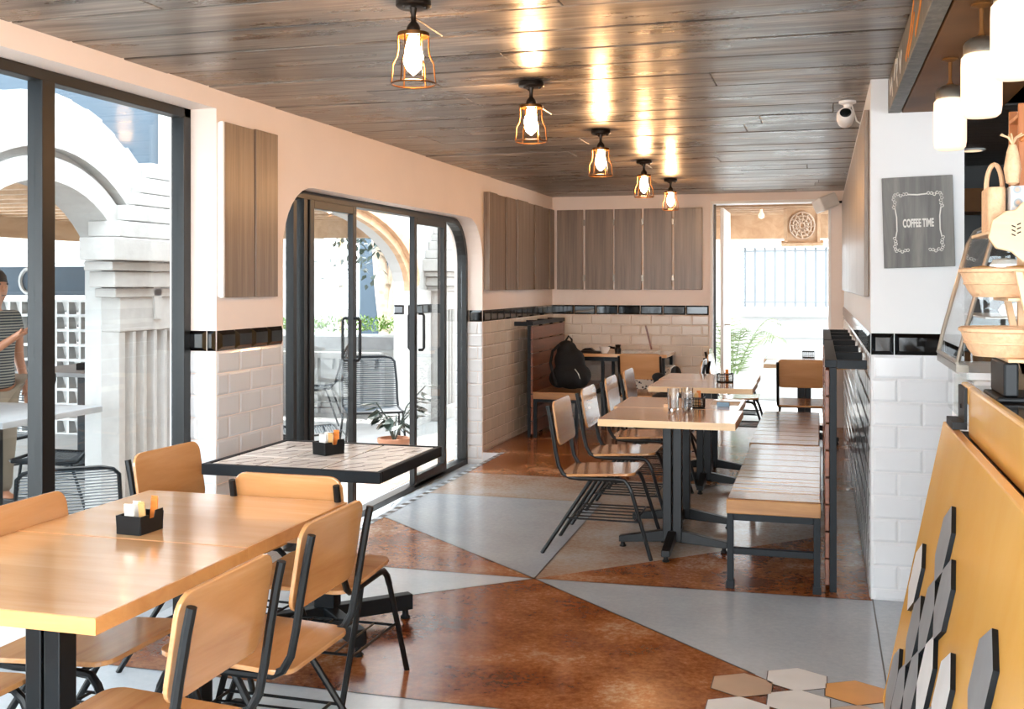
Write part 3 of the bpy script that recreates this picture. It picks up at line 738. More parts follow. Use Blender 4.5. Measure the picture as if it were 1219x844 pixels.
m = MB(); m.box(-.11, .11, -.06, .06, 0, .018); m.prism([(-.1, .018), (.04, .018), (.0, .05), (-.06, .045)], -.04, .04, 'y'); o = m.build('dark_case', 'bronze', bevel=.004); o.location = (-2.22, 10.66, .7325); tag(o, 'flat dark reddish case lying left of the white bowl', 'case')
m = MB(); m.lathe([(.03, 0), (.034, .03), (.022, .05), (.03, .075), (.0001, .08)], 14); m.tube([(-.03, 0, .04), (-.09, .02, .05), (-.13, .02, .03)], .012, 8); o = m.build('headphones', 'black', smooth=True); o.location = (-1.97, 10.78, .7325); tag(o, 'small black bundle lying behind the white bowl', 'bundle')
m = MB(); T = Matrix.Rotation(math.radians(-14), 4, 'Y'); m.box(-.008, .008, -.008, .008, 0, .27, T); o = m.build('wooden_stick', 'slat'); o.location = (-1.66, 11.0, .735); tag(o, 'brown wooden stick leaning up from the desk', 'stick')
box_thing('speckled_box', 'black and white speckled box under the corner desk', 'box', -1.86, -1.42, 10.62, 11.0, .0, .60, 'speckle')

# ------------------------------------------------------------ benches on the right
def bench(Ln=1.8):
    o = thing('slatted_bench', '', 'bench'); w = .42
    m = MB(); n = 9
    for k in range(n): m.box(-w/2, w/2, Ln*k/n+.002+(0.012 if k == 0 else 0), Ln*(k+1)/n-.002, .365, .42)
    m.build('seat_boards', 'bench', o, bevel=.004)
    m = MB(); m.box(-w/2-.002, w/2+.002, -.005, .0125, .352, .418); m.build('front_board', 'benchfront', o, bevel=.004)
    m = MB(); z1 = .352
    for y in (.012, Ln-.05): m.box(-w/2+.03, w/2-.03, y, y+.03, z1-.034, z1); m.box(-w/2+.03, w/2-.03, y, y+.03, .16, .19)
    for x in (-w/2, w/2-.03): m.box(x, x+.03, .042, Ln-.05, z1-.034, z1)
    m.build('frame', 'steel', o, bevel=.002)
    for x in (-w/2, w/2-.03):
        for y in (.012, Ln-.05):
            m = MB(); m.box(x, x+.03, y, y+.03, .0, z1-.0005); m.box(x-.004, x+.034, y-.004, y+.034, 0, .035); m.build('leg', 'steel', o, bevel=.002)
    return o
def bench_back(Ln, label, loc, rz):
    o = thing('bench_backrest', label, 'bench back', loc, rz, 'slatted bench backs')
    # local: slats face -x, length along +y; posts behind
    m = MB(); z = .03
    while z < 1.0: m.box(.0, .02, .01, Ln, z, z+.118); z += .125
    m.build('slats', 'slat', o, bevel=.003)
    z = .06
    while z < 1.0:
        for y in (.05, Ln-.05): m = MB(); m.lathe([(.006, 0), (.005, .003)], 8, (0, 0, 0), Matrix.Translation((-.0, y, z+.03)) @ Matrix.Rotation(-PI/2, 4, 'Y')); m.build('screw', 'zinc', o)
        z += .125
    for k in range(4):
        y = 0 + (Ln-.03)*k/3
        m = MB(); m.box(.0205, .052, y, y+.03, .0, 1.035); m.build('post', 'steel', o, bevel=.002)
    m = MB(); m.box(.0, .052, 0, Ln, 1.0355, 1.07)
    for k in range(4):
        y = 0 + (Ln-.03)*k/3; m.box(.0525, .185, y, y+.03, 1.03, 1.07)
    m.build('top_frame', 'steel', o, bevel=.002)
    return o
b1 = bench(1.80); b1.location = (-.215, 5.13, 0); b1['label'] = 'nearer wooden bench with dark steel frame, front end in full view'; b1['group'] = 'wooden benches along the right wall'
dup(b1, (-.225, 6.965, 0), 0, 'farther wooden bench behind the nearer one, under the white light', b1['group'])
bench_back(1.84, 'tall slatted backrest frame behind the nearer bench', (.015, 5.2, 0), 0)
bench_back(1.60, 'tall slatted backrest frame behind the farther bench', (.01, 7.1, 0), 0)
# corner bench on the left wall
cb = thing('corner_bench', 'dark wooden corner bench against the left wall with a backpack on it', 'bench', (-2.35, 9.68, 0))
m = MB()
for k in range(7): m.box(-.21, .21, .0+.2*k, .197+.2*k, .375, .42)
m.build('seat_boards', 'benchy', cb, bevel=.004)
m = MB(); m.box(-.21, .21, -.02, -.001, .36, .425); m.build('front_board', 'benchfront', cb, bevel=.003)
m = MB(); m.box(-.18, .18, .0, .03, .33, .372); m.box(-.205, -.18, .03, 1.4, .33, .372); m.box(.18, .205, .03, 1.4, .33, .372); m.build('frame', 'steel', cb)
for x in (-.21, .18):
    for y in (0, 1.36): m = MB(); m.box(x, x+.03, y, y+.03, 0, .372); m.build('leg', 'steel', cb)
# its back: local slats face -x, so turn half round
bench_back(1.30, 'reddish slatted backrest of the corner bench on the left wall', (-2.565, 10.98, 0), PI)

# backpack
def blob(pts, name, mat, parent=None, sub=2):
    me = bpy.data.meshes.new(name); bm = bmesh.new()
    for (x, y, z, r, sx, sy, sz) in pts:
        g = bmesh.ops.create_icosphere(bm, subdivisions=3, radius=r)
        for v in g['verts']: v.co = Vector((v.co.x*sx+x, v.co.y*sy+y, v.co.z*sz+z))
    bm.to_mesh(me); bm.free(); me.materials.append(M[mat]); o = bpy.data.objects.new(name, me); C.objects.link(o)
    if parent: o.parent = parent
    r = o.modifiers.new('Remesh', 'REMESH'); r.mode = 'VOXEL'; r.voxel_size = .012; r.use_smooth_shade = True
    s = o.modifiers.new('Smooth', 'SMOOTH'); s.iterations = 6; s.factor = .6
    return o
bp_ = thing('backpack', 'black backpack slumped on the corner bench', 'backpack', (-2.27, 10.0, .428))
blob([(0, 0, .13, .14, 1.35, 1.0, .95), (-.02, 0, .27, .13, 1.15, .85, 1.0), (-.05, 0, .38, .09, 1.1, .8, .9), (.08, -.05, .10, .09, 1.1, .9, 1), (-.12, 0, .1, .1, 1, 1, .95)], 'body', 'cloth_black', bp_)
m = MB(); m.tube([(-.1, -.09, .42), (-.16, -.1, .36), (-.18, -.11, .25), (-.15, -.1, .12), (-.12, -.1, .04)], .014, 8); m.tube([(-.06, 0, .45), (-.03, 0, .50), (.0, 0, .47), (.0, 0, .43)], .01, 8); m.build('strap', 'cloth_black', bp_, smooth=True)
m = MB(); m.tube([(.06, -.135, .2), (.09, -.13, .16), (.11, -.12, .1)], .004, 6); m.build('zip', 'zinc', bp_)
jb = blob([(0, 0, .07, .09, 1.7, 1.1, .8), (-.1, 0, .14, .05, 1.2, 1, .8), (.04, .02, .16, .06, .8, .8, 1.3), (.13, 0, .12, .045, 1.4, .9, .8)], 'black_jacket', 'cloth_black'); jb.location = (-1.20, 8.98, .508); tag(jb, 'crumpled black jacket behind the second far pair of tables', 'jacket')
o = dup(ch, (-1.16, 8.98, 0), PI, 'plywood chair carrying the crumpled black jacket', cg)
box_thing('cushion', 'dark seat pad under the crumpled jacket', 'cushion', -1.34, -1.02, 8.83, 9.13, .437, .502, 'cloth_black', .01)

# ------------------------------------------------------------ table-top things
def caddy(style):
    o = thing('condiment_caddy', '', 'caddy', (0, 0, 0), 0, 'condiment caddies on the tables')
    m = MB()
    if style == 'solid':
        a, b, h = .038, .05, .052
        m.box(-a, a, -b, b, 0, .004)
        for s in (-1, 1):
            m.prism([(-a, 0), (a, 0), (a+.004, h), (-a-.004, h)], s*b-.002, s*b+.002, 'y')
        m.box(-a-.003, -a+.001, -b, b, 0, h); m.prism([(-b, 0), (b, 0), (b, h+.008), (b*.3, h+.008), (b*.2, h-.012), (-b*.2, h-.012), (-b*.3, h), (-b, h)], a, a+.003, 'x')
        m.build('tray', 'black', o, bevel=.001, seg=1)
    else:
        a, b, h = .055, .045, .06
        for z in (0.004, .02, .036, .052): m.tube([(-a, -b, z), (a, -b, z), (a, b, z), (-a, b, z)], .002, 5, closed=True)
        for k in range(9):
            x = -a+2*a*k/8
            for y in (-b, b): m.tube([(x, y, .002), (x, y, h)], .0018, 5)
        for k in range(7):
            y = -b+2*b*k/6
            for x in (-a, a): m.tube([(x, y, .002), (x, y, h)], .0018, 5)
            m.tube([(-a, y, .003), (a, y, .003)], .0018, 5)
        m.tube([(-a, -b, h), (a, -b, h), (a, b, h), (-a, b, h)], .0035, 6, closed=True)
        m.build('wire_tray', 'black', o)
    return o
def packet(mat, w=.028, h=.07):
    m = MB(); m.box(-w/2, w/2, -.0025, .0025, 0, h); m.box(-w/2, w/2, -.001, .001, h, h+.006); return m.build('sugar_packet', mat, bevel=.001, seg=1)
c1 = caddy('solid'); c1.location = (-1.855, 2.66, .7205); c1.rotation_euler.z = -.05; c1['label'] = 'black tray of sugar packets on the near maple tables'
dup(c1, (-1.955, 4.09, .7205), -.45, 'black tray of packets on the white tiled table')
c3 = caddy('wire'); c3.location = (-.69, 6.16, .7205); c3['label'] = 'black wire caddy beside the two tumblers'
dup(c3, (-.66, 7.83, .7205), 0, 'black wire caddy on the second far pair of tables')
dup(c3, (-.12, 10.66, .7205), 0, 'dark caddy on the farthest table by the back door')
pg = 'packets standing in the caddies'
protos = {'packet': packet('packet'), 'packet_o': packet('packet_o', .024, .082), 'packet_t': packet('packet_t', .022, .074)}
first = set()
def pk(mat, x, y, z, tilt, rz, label):
    p = protos[mat]
    if mat in first: p = p.copy(); C.objects.link(p)
    first.add(mat); p.location = (x, y, z); p.rotation_euler = (tilt, 0, rz); tag(p, label, 'sugar packet', pg)
nm = {'packet': 'white', 'packet_o': 'orange', 'packet_t': 'tan'}
for (cx, cy, where, n) in ((-1.855, 2.66, 'tray on the near maple tables', 1), (-1.955, 4.09, 'tray on the white tiled table', 1), (-.69, 6.16, 'wire caddy beside the tumblers', 1), (-.66, 7.83, 'wire caddy on the second far pair', 0)):
    L_ = [('packet', -.018, .022, 'back'), ('packet', -.016, -.022, 'front'), ('packet_t', .012, .0, ''), ('packet_o', .022, .03, '')] if n else [('packet', -.02, 0, ''), ('packet_o', .015, .0, '')]
    for i, (mt, dx, dy, q) in enumerate(L_): pk(mt, cx+dx, cy+dy, .7275, random.uniform(-.15, .15), random.uniform(-.2, .2), (q+' '+nm[mt]+' sugar packet standing in the '+where).strip())
# tumblers
def tumbler():
    m = MB(); m.lathe([(.0001, 0), (.026, 0), (.029, .01), (.033, .125), (.0305, .125), (.0265, .016), (.0001, .014)], 24); return m.build('tumbler', 'tumbler', smooth=True)
g1 = tumbler(); g1.location = (-.785, 5.98, .7205); tag(g1, 'left one of the two clear tumblers', 'glass', 'clear tumblers on the far table')
g2 = g1.copy(); C.objects.link(g2); g2.location = (-.715, 6.03, .7205); tag(g2, 'right one of the two clear tumblers, touching the wire caddy in view', 'glass', 'clear tumblers on the far table')
box_thing('folded_card', 'blue folded card standing at the right end of the tumbler table', 'card', -.575, -.505, 6.27, 6.30, .7205, .745, 'bluecard', .001)
box_thing('menu_sheet', 'white menu sheet lying beside the blue card', 'menu', -.62, -.46, 6.36, 6.56, .7205, .7225, 'paper', 0)
box_thing('wooden_block', 'small pale wooden block left of the tumblers', 'block', -.86, -.80, 6.13, 6.16, .7205, .737, 'palewood', .001)

# ------------------------------------------------------------ ceiling camera, speaker
sc_ = thing('security_camera', 'white dome security camera under the ceiling beside the right wall', 'camera', (.125, 5.7, HC))
m = MB(); m.lathe([(.042, 0), (.042, -.012), (.02, -.02), (.012, -.05)], 18); m.build('mount', 'plastic', sc_, smooth=True)
T = Matrix.Translation((-.01, -.02, -.085)) @ Matrix.Rotation(math.radians(62), 4, 'X')
m = MB(); m.lathe([(.02, -.055), (.036, -.04), (.043, -.01), (.043, .02), (.036, .036), (.028, .04)], 20, (0, 0, 0), T); m.build('housing', 'plastic', sc_, smooth=True)
m = MB(); m.lathe([(.028, .0405), (.02, .046), (.0001, .048)], 18, (0, 0, 0), T); m.build('lens', 'lens', sc_, smooth=True)
m = MB(); m.tube([(.02, 0, -.02), (.045, .02, -.1), (.07, .01, -.12), (.086, .0, -.11)], .004, 6); m.build('cable', 'plastic', sc_)
sp = thing('wall_speaker', 'white speaker box tilted on the right wall near the back', 'speaker', (.07, 10.85, 2.14))
m = MB(); T = Matrix.Rotation(math.radians(-22), 4, 'Y') @ Matrix.Rotation(.5, 4, 'Z'); m.box(-.1, .08, -.09, .09, .0, .13, T); m.build('cabinet', 'plastic', sp, bevel=.012)
m = MB(); m.tube([(.03, 0, .06), (.141, .02, .07)], .012, 8); m.build('bracket', 'black', sp)

# ------------------------------------------------------------ counter
ct = thing('service_counter', 'yellow slanted counter front with grey and white hexagon tiles', 'counter', (.5, 2.4, 0))
ox, oy = .5, 2.4
m = MB(); xb, xt, zt = .2, .4, .95
m.poly([(xb-ox, -4, 0), (xb-ox, 1.51, 0), (xt-ox, 1.51+.06, zt), (xt-ox, -4, zt), (xb-ox+.06, -4, 0), (xb-ox+.06, 1.51, 0), (xt-ox+.03, 1.51+.06, zt), (xt-ox+.03, -4, zt)],
       [(0, 1, 2, 3), (4, 7, 6, 5), (0, 4, 5, 1), (3, 2, 6, 7), (1, 5, 6, 2), (0, 3, 7, 4)])
m.build('front_panel', 'yellow', ct, bevel=.004)
m = MB(); m.box(.45-ox, .478-ox, -4, 1.32, .93, 1.092); m.box(.45-ox, .478-ox, 1.3205, 1.52, 1.03, 1.092); m.build('fascia', 'yellow', ct, bevel=.008)
m = MB(); m.box(.4785-ox, .6-ox+.5, -4, 1.52, 1.045, 1.08); m.build('worktop', 'granite', ct, bevel=.003)
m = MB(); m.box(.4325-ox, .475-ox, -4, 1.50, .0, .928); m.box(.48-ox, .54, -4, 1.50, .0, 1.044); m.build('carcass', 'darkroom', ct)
m = MB(); m.box(.405-ox, .449-ox, 1.34, 1.52, .952, .975); m.box(.44-ox, .449-ox, 1.34, 1.50, .976, 1.085); m.lathe([(.008, 0), (.006, .004)], 10, (0, 0, 0), Matrix.Translation((.44-ox, 1.42, 1.02)) @ Matrix.Rotation(-PI/2, 4, 'Y')); m.build('metal_bracket', 'black', ct)
def hexp(y, z, mat, r=.112):
    sl = Vector((.2105, 0, 1)).normalized(); nx = Vector((-1, 0, .2105)).normalized(); yy = Vector((0, 1, 0))
    c = Vector((xb+.2105*z, y, z)); vs = []
    for e in (.0005, .013):
        for k in range(6): a = PI/6+PI/3*k; vs.append(c+yy*(r*math.cos(a))+sl*(r*math.sin(a))+nx*e-Vector((ox, oy, 0)))
    m = MB(); m.poly(vs, [(5, 4, 3, 2, 1, 0), (6, 7, 8, 9, 10, 11)]+[(i, (i+1) % 6, 6+(i+1) % 6, 6+i) for i in range(6)])
    m.m = [0, 0]+[1]*6
    m.build('hexagon_tile', [mat, 'steel'], ct)
for y, z, mt in [(3.70, .477, 'whitehex'), (3.287, .68, 'greyhex'), (3.092, .576, 'greyhex'), (3.287, .472, 'greyhex'), (3.092, .368, 'whitehex'), (3.482, .368, 'greyhex'), (3.482, .16, 'greyhex'), (3.287, .264, 'greyhex'), (2.8, .42, 'whitehex'), (2.897, .25, 'greyhex'), (2.414, .60, 'greyhex'), (2.219, .49, 'whitehex'), (3.68, .06+.08, 'greyhex')]:
    hexp(y, z, mt)

# glass display case at the far end of the counter
dc = thing('display_case', 'glass pastry display case with slanted front standing by the white pier', 'display case', (.45, 4.0, 0))
prof = [(.0, 1.15), (.02, 1.24), (.11, 1.58), (.135, 1.625), (.18, 1.65), (.24, 1.66)]
m = MB()
for y in (0, .64):
    m.tube([(x, y, z) for x, z in prof]+[(.6, y, 1.66), (.6, y, 1.1)], .008, 8)
m.tube([(.0, 0, 1.15), (.0, .64, 1.15)], .008, 8); m.box(-.005, .035, 0, .64, 1.115, 1.142); m.build('metal_frame', 'zinc', dc, smooth=True)
m = MB()
for a, b in zip(prof, prof[1:]+[]): m.poly([(a[0], 0, a[1]), (b[0], 0, b[1]), (b[0], .64, b[1]), (a[0], .64, a[1]), (a[0]+.004, 0, a[1]), (b[0]+.004, 0, b[1]), (b[0]+.004, .64, b[1]), (a[0]+.004, .64, a[1])], [(0, 1, 2, 3), (7, 6, 5, 4)])
m.build('curved_glass', 'glass', dc, fix=False)
for y in (.0, .637):
    m = MB(); m.prism([(.0, 1.15)]+prof[1:]+[(.6, 1.66), (.6, 1.15)], y, y+.003, 'y'); m.build('side_glass', 'glass', dc)
m = MB(); m.box(.03, .6, .02, .62, 1.09, 1.114); m.box(.09, .6, .02, .62, 1.30, 1.306); m.box(.13, .6, .02, .62, 1.46, 1.466); m.build('shelf', 'plastic', dc)
m = MB(); m.box(.05, .6, .0, .64, 0, 1.089); m.build('base_cabinet', 'plastic', dc, bevel=.01)
m = MB(); m.box(.036, .05, .0, .64, .93, 1.085); m.box(-.012, .035, .0, .004, .9, 1.11); m.build('plastic_skirt', 'glass', dc)
pr = random.Random(3)
for k in range(7):
    m = MB(); T = Matrix.Diagonal((1.25, .9, .7, 1)); m.lathe([(.0001, 0), (.035, .005), (.045, .03), (.035, .06), (.0001, .07)], 12, (0, 0, 0), T); o = m.build('pastry', 'bread' if k % 2 else 'flour', smooth=True)
    x = .62+.11*(k % 4); y = 4.12+.2*(k//4); z = 1.3065 if k < 4 else 1.4665
    o.location = (x+.03, y, z); tag(o, ('golden' if k % 2 else 'iced white')+' pastry on the '+('lower' if k < 4 else 'upper')+' shelf inside the glass display case', 'pastry', 'pastries inside the display case')

# wooden display rack with baskets
rk = thing('display_rack', 'pale wooden tiered rack on the counter holding the two cane baskets', 'rack', (.45, 3.33, 1.0805))
m = MB()
for y in (.0, .30):
    m.box(.13, .15, y, y+.018, .0, .70); m.box(.42, .44, y, y+.018, 0, .70)
    m.prism([(.075, .375), (.095, .375), (.16, .06), (.14, .06)], y, y+.018, 'y')
m.box(.0, .44, .0, .318, .48, .49)
for z in (.115, .29): m.box(.06, .44, .02, .300, z, z+.010)
m.build('rack_frame', 'palewood', rk, bevel=.002)
m = MB(); m.box(.03, .40, .02, .29, .0, .016); m.box(.05, .09, .03, .28, .016, .1145); m.box(.25, .29, .03, .28, .016, .1145); m.prism(rrect(.14, .22, .05, .25, .03), .016, .08, 'z'); m.build('black_stand', 'black', rk, bevel=.006)
def basket(label, z, mat='basket'):
    o = thing('cane_basket', label, 'basket', (.565, 3.49, z), 0, 'cane baskets on the display rack')
    m = MB()
    def ov(a, b, z, n=32): return [(a*(abs(math.cos(2*PI*k/n))**.8)*(1 if math.cos(2*PI*k/n) >= 0 else -1), b*(abs(math.sin(2*PI*k/n))**.8)*(1 if math.sin(2*PI*k/n) >= 0 else -1), z) for k in range(n)]
    lv = [(.13, .09, 0), (.145, .105, .02), (.155, .118, .045), (.165, .128, .075)]
    li = [(.157, .12, .075), (.147, .11, .045), (.137, .097, .02), (.122, .082, .008)]
    R = [ov(*l) for l in lv+li]; vs = [p for r in R for p in r]; fs = []
    for i in range(len(R)-1):
        for j in range(32): j2 = (j+1) % 32; fs.append((i*32+j, i*32+j2, (i+1)*32+j2, (i+1)*32+j))
    fs += [tuple(range(31, -1, -1)), tuple(7*32+j for j in range(32))]
    m.poly(vs, fs); m.build('basket_body', mat, o, smooth=True)
    m = MB(); m.tube(ov(.163, .126, .078), .008, 6, closed=True); m.tube(ov(.153, .116, .04), .004, 6, closed=True); m.build('rim', mat, o, smooth=True)
    return o
basket('lower cane basket, empty, above the black stand', 1.2065); basket('upper cane basket filled with pastries', 1.3815)
for k in range(6):
    m = MB(); m.lathe([(.0001, 0), (.03, .006), (.036, .025), (.026, .045), (.0001, .05)], 12, (0, 0, 0), Matrix.Diagonal((1.3, .9, .8, 1))); o = m.build('bun', 'bread' if k != 2 else 'flour', smooth=True)
    o.location = (.47+.085*(k % 3), 3.45+.08*(k//3), 1.400+.035*(k % 2)); tag(o, ('white iced' if k == 2 else 'golden')+' bun heaped in the upper cane basket', 'bun', 'buns in the upper basket')
# ear-shaped board
m = MB()
out = [(0, .05), (.01, .10), (.045, .125), (.07, .128), (.09, .15), (.14, .155), (.20, .145), (.36, .145), (.36, .0), (.2, .0), (.16, -.02), (.09, -.02), (.06, .01), (.02, .02)]
m.prism([(x, z) for x, z in out], -.008, .008, 'y'); br = m.build('serving_board', 'palewood', bevel=.003); br.location = (.452, 3.312, 1.50); tag(br, 'pale wooden paddle board with a small leaf mark, hooked on the rack front', 'board')
m = MB(); 
for k in range(6): a = k*PI/3; m.tube([(.07+.004*(k % 2), -.0085, .055+.006*k), (.07+(.014 if k % 2 else -.010), -.0085, .060+.006*k)], .002, 5)
m.build('leaf_mark', 'bronze', br)
# tote, tile box, crate on the rack's top shelf
tb = thing('jute_bag', 'jute bag with round rope handle standing above the paddle board', 'bag', (.50, 3.45, 1.571))
m = MB(); m.prism(rrect(-.038, .012, -.06, .08, .015), 0, .13, 'z'); m.build('body', 'basket', tb, bevel=.006)
m = MB(); m.tube([(-.034+.022*(1-math.cos(PI*k/12)), .0, .125+.075*math.sin(PI*k/12)) for k in range(13)], .007, 8); m.build('handle', 'basket', tb, smooth=True)
def mk_pattern():
    m, nt, b = base('patterned_tile_print'); L = nt.links; tc = N(nt, 'ShaderNodeTexCoord'); mp = N(nt, 'ShaderNodeMapping'); mp.inputs['Scale'].default_value = (26, 26, 26)
    v = N(nt, 'ShaderNodeTexVoronoi'); v.inputs['Scale'].default_value = 1; v.inputs['Randomness'].default_value = .15
    L.new(tc.outputs['Object'], mp.inputs[0]); L.new(mp.outputs[0], v.inputs['Vector'])
    r = ramp(nt, v.outputs['Distance'], [(.1, lin('d9a06c')), (.3, lin('8fa0a8')), (.42, lin('e6e2da')), (.6, lin('c9cdd0'))]); L.new(r.outputs[0], b.inputs['Base Color']); return m
M['pattern'] = mk_pattern()
box_thing('patterned_box', 'wooden box with patterned tile sides beside the jute bag', 'box', .518, .86, 3.36, 3.60, 1.571, 1.70, 'pattern', .003)
cr = thing('wooden_crate', 'orange wooden crate with open slats above the patterned box', 'crate', (.60, 3.40, 1.7005))
m = MB()
for x in (-.055, .01, .075, .14, .2): m.box(x, x+.03, 0, .012, .0, .24)
for x in (-.055, .2): m.box(x, x+.03, .16, .172, .0, .24)
for z in (0, .10, .2): m.box(-.055, .23, .0125, .16, z, z+.012)
m.tube([(-.05, -.004, .13), (.02, -.004, .2)], .006, 6)
m.build('crate_slats', 'cratewood', cr, bevel=.002)
cb2 = thing('dried_bouquet', 'small tan dried bundle hanging in front of the crate under the spotlight', 'bouquet', (.528, 3.39, 1.7005))
m = MB(); m.lathe([(.0001, 0), (.018, .01), (.024, .05), (.016, .1), (.01, .12)], 12); m.build('husk', 'basket', cb2, smooth=True)
m = MB()
for k in range(7): a = k*.9; m.tube([(0, 0, .12), (.012*math.cos(a), .01*math.sin(a), .14), (.035*math.cos(a), .02*math.sin(a), .15)], .0025, 5)
m.build('twigs', 'palewood', cb2)
# small lights over the kitchen
for (x, y, l) in ((.98, 7.9, 'recessed round ceiling light in the dark kitchen'), (1.05, 6.3, 'round warm spotlight above the orange crate')):
    m = MB(); m.lathe([(.0001, 0), (.075, 0), (.085, .006), (.085, .012)], 24); m.mat(1); m.lathe([(.0001, -.001), (.06, -.001), (.062, -.0005)], 24)
    o = m.build('recessed_light', ['plastic', 'jar'], smooth=False); o.location = (x, y, 2.318); tag(o, l, 'ceiling light')

# ------------------------------------------------------------ outside: ground and arcade
m = MB(); m.box(-40, -3.05, -30, 60, -.5, -.1); m.box(-3.05, 20, YB+.3, 60, -.5, -.0); m.box(-3.05, 20, -30, -3, -.5, -.1)
struct(m.build('ground', 'concrete'))
GX = -4.2
m = MB(); m.box(-4.19, -3.051, 4.9, 9.4, -.0999, -.092); struct(m.build('floor_patio', 'fmix'))
def arcade():
    mb = MB(); x0, x1 = GX-.12, GX; top = 3.6
    def a1(y, yc=5.0): d = abs(y-yc); return 1.2+math.sqrt(max(0, .81**2-d*d))
    def a2(y): d = (y-8.55)/2.05; return 1.35+.74*math.sqrt(max(0, 1-d*d))
    def span(ya, yb, fn, n):
        ys = [ya+(yb-ya)*(1-math.cos(PI*i/n))/2 for i in range(n+1)]
        for a, b in zip(ys, ys[1:]): mb.prism([(a, fn(a)), (b, fn(b)), (b, top), (a, top)], x0, x1, 'x')
    mb.box(x0, x1, -6, -.0, -.1, top); mb.box(x0, x1, 0, 3.0-.0, 2.1, top)
    mb.box(x0, x1, 3.0, 4.36, -.1, top); span(4.36, 5.64, a1, 20)
    mb.box(x0, x1, 5.64, 6.5, 2.1, top); mb.mat(1); mb.box(x0, x1, 5.64, 6.5, -.1, 2.0999); span(6.5, 10.6, a2, 24)
    mb.box(x0, x1, 10.6, 12.6, -.1, top)
    return struct(mb.build('wall_outside', ['bluewall', 'outwhite']))
aw = arcade()
m = MB()
def ringsec(yc, zc, r0, r1, a0, a1, x0, x1, n=30, ry=1, jag=0):
    rr = random.Random(5)
    for i in range(n):
        b0, b1 = math.radians(a0+(a1-a0)*i/n), math.radians(a0+(a1-a0)*(i+1)/n); j = rr.uniform(-jag, jag)
        m.prism([(yc+ry*r0*math.cos(b0), zc+r0*math.sin(b0)), (yc+ry*r0*math.cos(b1), zc+r0*math.sin(b1)), (yc+ry*(r1+j)*math.cos(b1), zc+(r1+j)*math.sin(b1)), (yc+ry*(r1+j)*math.cos(b0), zc+(r1+j)*math.sin(b0))], x0, x1, 'x')
ringsec(5.0, 1.2, .79, .92, 0, 180, GX-.13, GX+.13)
ringsec(5.0, 1.2, .921, .97, 0, 180, GX, GX+.08)
ringsec(5.0, 1.2, .971, 1.05, 0, 180, GX, GX+.15)
ringsec(5.0, 1.2, 1.051, 1.27, 18, 180, GX, GX+.12, 26, 1, .012)
m.build('stone_arch_ring', 'stucco', aw)
m = MB()
for i in range(24):
    a, b = math.radians(180*i/24), math.radians(180*(i+1)/24)
    for r0, r1, xx in ((1.0, 1.04, .06), (1.041, 1.075, .11), (1.076, 1.12, .08)):
        P = lambda r, t: (8.55+2.05*r*math.cos(t), 1.35+.74*(r+.35*(r-1))*math.sin(t)+(r-1)*.9)
        m.prism([P(r0, a), P(r0, b), P(r1, b), P(r1, a)], GX, GX+xx, 'x')
m.build('beige_arch_moulding', 'beige', aw)
# fluted pilaster with a stepped capital, white strip above it
def pilaster(yc, hw):
    pts = [(-hw, 0)]; n = 7; wd = 2*hw/(n+.8); y = -hw+wd*.4
    for k in range(n):
        cy = y+wd/2; r = wd*.36
        pts += [(cy-r*math.cos(PI*q/6), .13-r*1.25*math.sin(PI*q/6)) for q in range(7)]
        y += wd
    out = [(-hw, 0), (-hw, .13)]+pts[1:]+[(hw, .13), (hw, 0)]
    m = MB(); m.prism([(GX+b, yc+a) for a, b in out], .05, 1.13, 'z'); m.box(GX, GX+.135, yc-hw, yc+hw, 1.13, 1.34); m.box(GX, GX+.16, yc-hw-.03, yc+hw+.03, -.1, .05)
    for z0, z1, a, b, p in [(1.34, 1.4, -.06, .04, .15), (1.4, 1.5, -.11, .08, .18), (1.5, 1.56, -.16, .1, .2), (1.56, 1.70, -.2, .13, .24), (1.70, 1.80, -.12, .12, .22), (1.80, 1.9, -.02, .11, .21), (1.9, 1.98, .06, .09, .2), (1.98, 2.08, .14, .05, .19), (2.08, 2.18, .24, .0, .18)]:
        m.box(GX, GX+p, yc-hw+a, yc+hw+b, z0, z1-.006)
    return m
m = pilaster(6.06, .43); m.build('fluted_pilaster', 'stucco', aw, bevel=.006)
m = pilaster(11.75, .40); m.build('fluted_pilaster', 'stucco', aw, bevel=.006)
m = MB(); m.box(GX, GX+.03, 6.22, 6.62, 2.18, 3.6); m.build('white_strip', 'outwhite', aw)
m = MB(); m.box(GX, GX+.04, 10.6, 11.3, -.1, 1.35); m.build('white_pier_cladding', 'outwhite', aw)
t = MB(); tiles(t, (GX+.04, 10.6, 0), (0, 1, 0), (1, 0, 0), .7, 1.1, 1.2, .2, .1, d=.014, bev=.016); tiles(t, (GX, 10.6, 0), (-1, 0, 0), (0, -1, 0), .12, 1.1, 1.2, .2, .1, d=.014, bev=.016); t.build('black_tile_band', 'blacktile', aw)

# porch roof beyond the arcade
m = MB(); m.box(-9.0, GX-.13, -2, 12.0, 2.30, 2.4)
y = -2
while y < 12: m.box(-9.0, GX-.13, y, y+.10, 2.18, 2.2999); y += .42
m.box(-9.0, -8.9, -2, 12, 1.95, 2.3); m.box(-9.0, GX-.13, 11.9, 12.0, 1.97, 2.3)
struct(m.build('porch_roof', 'beige'))
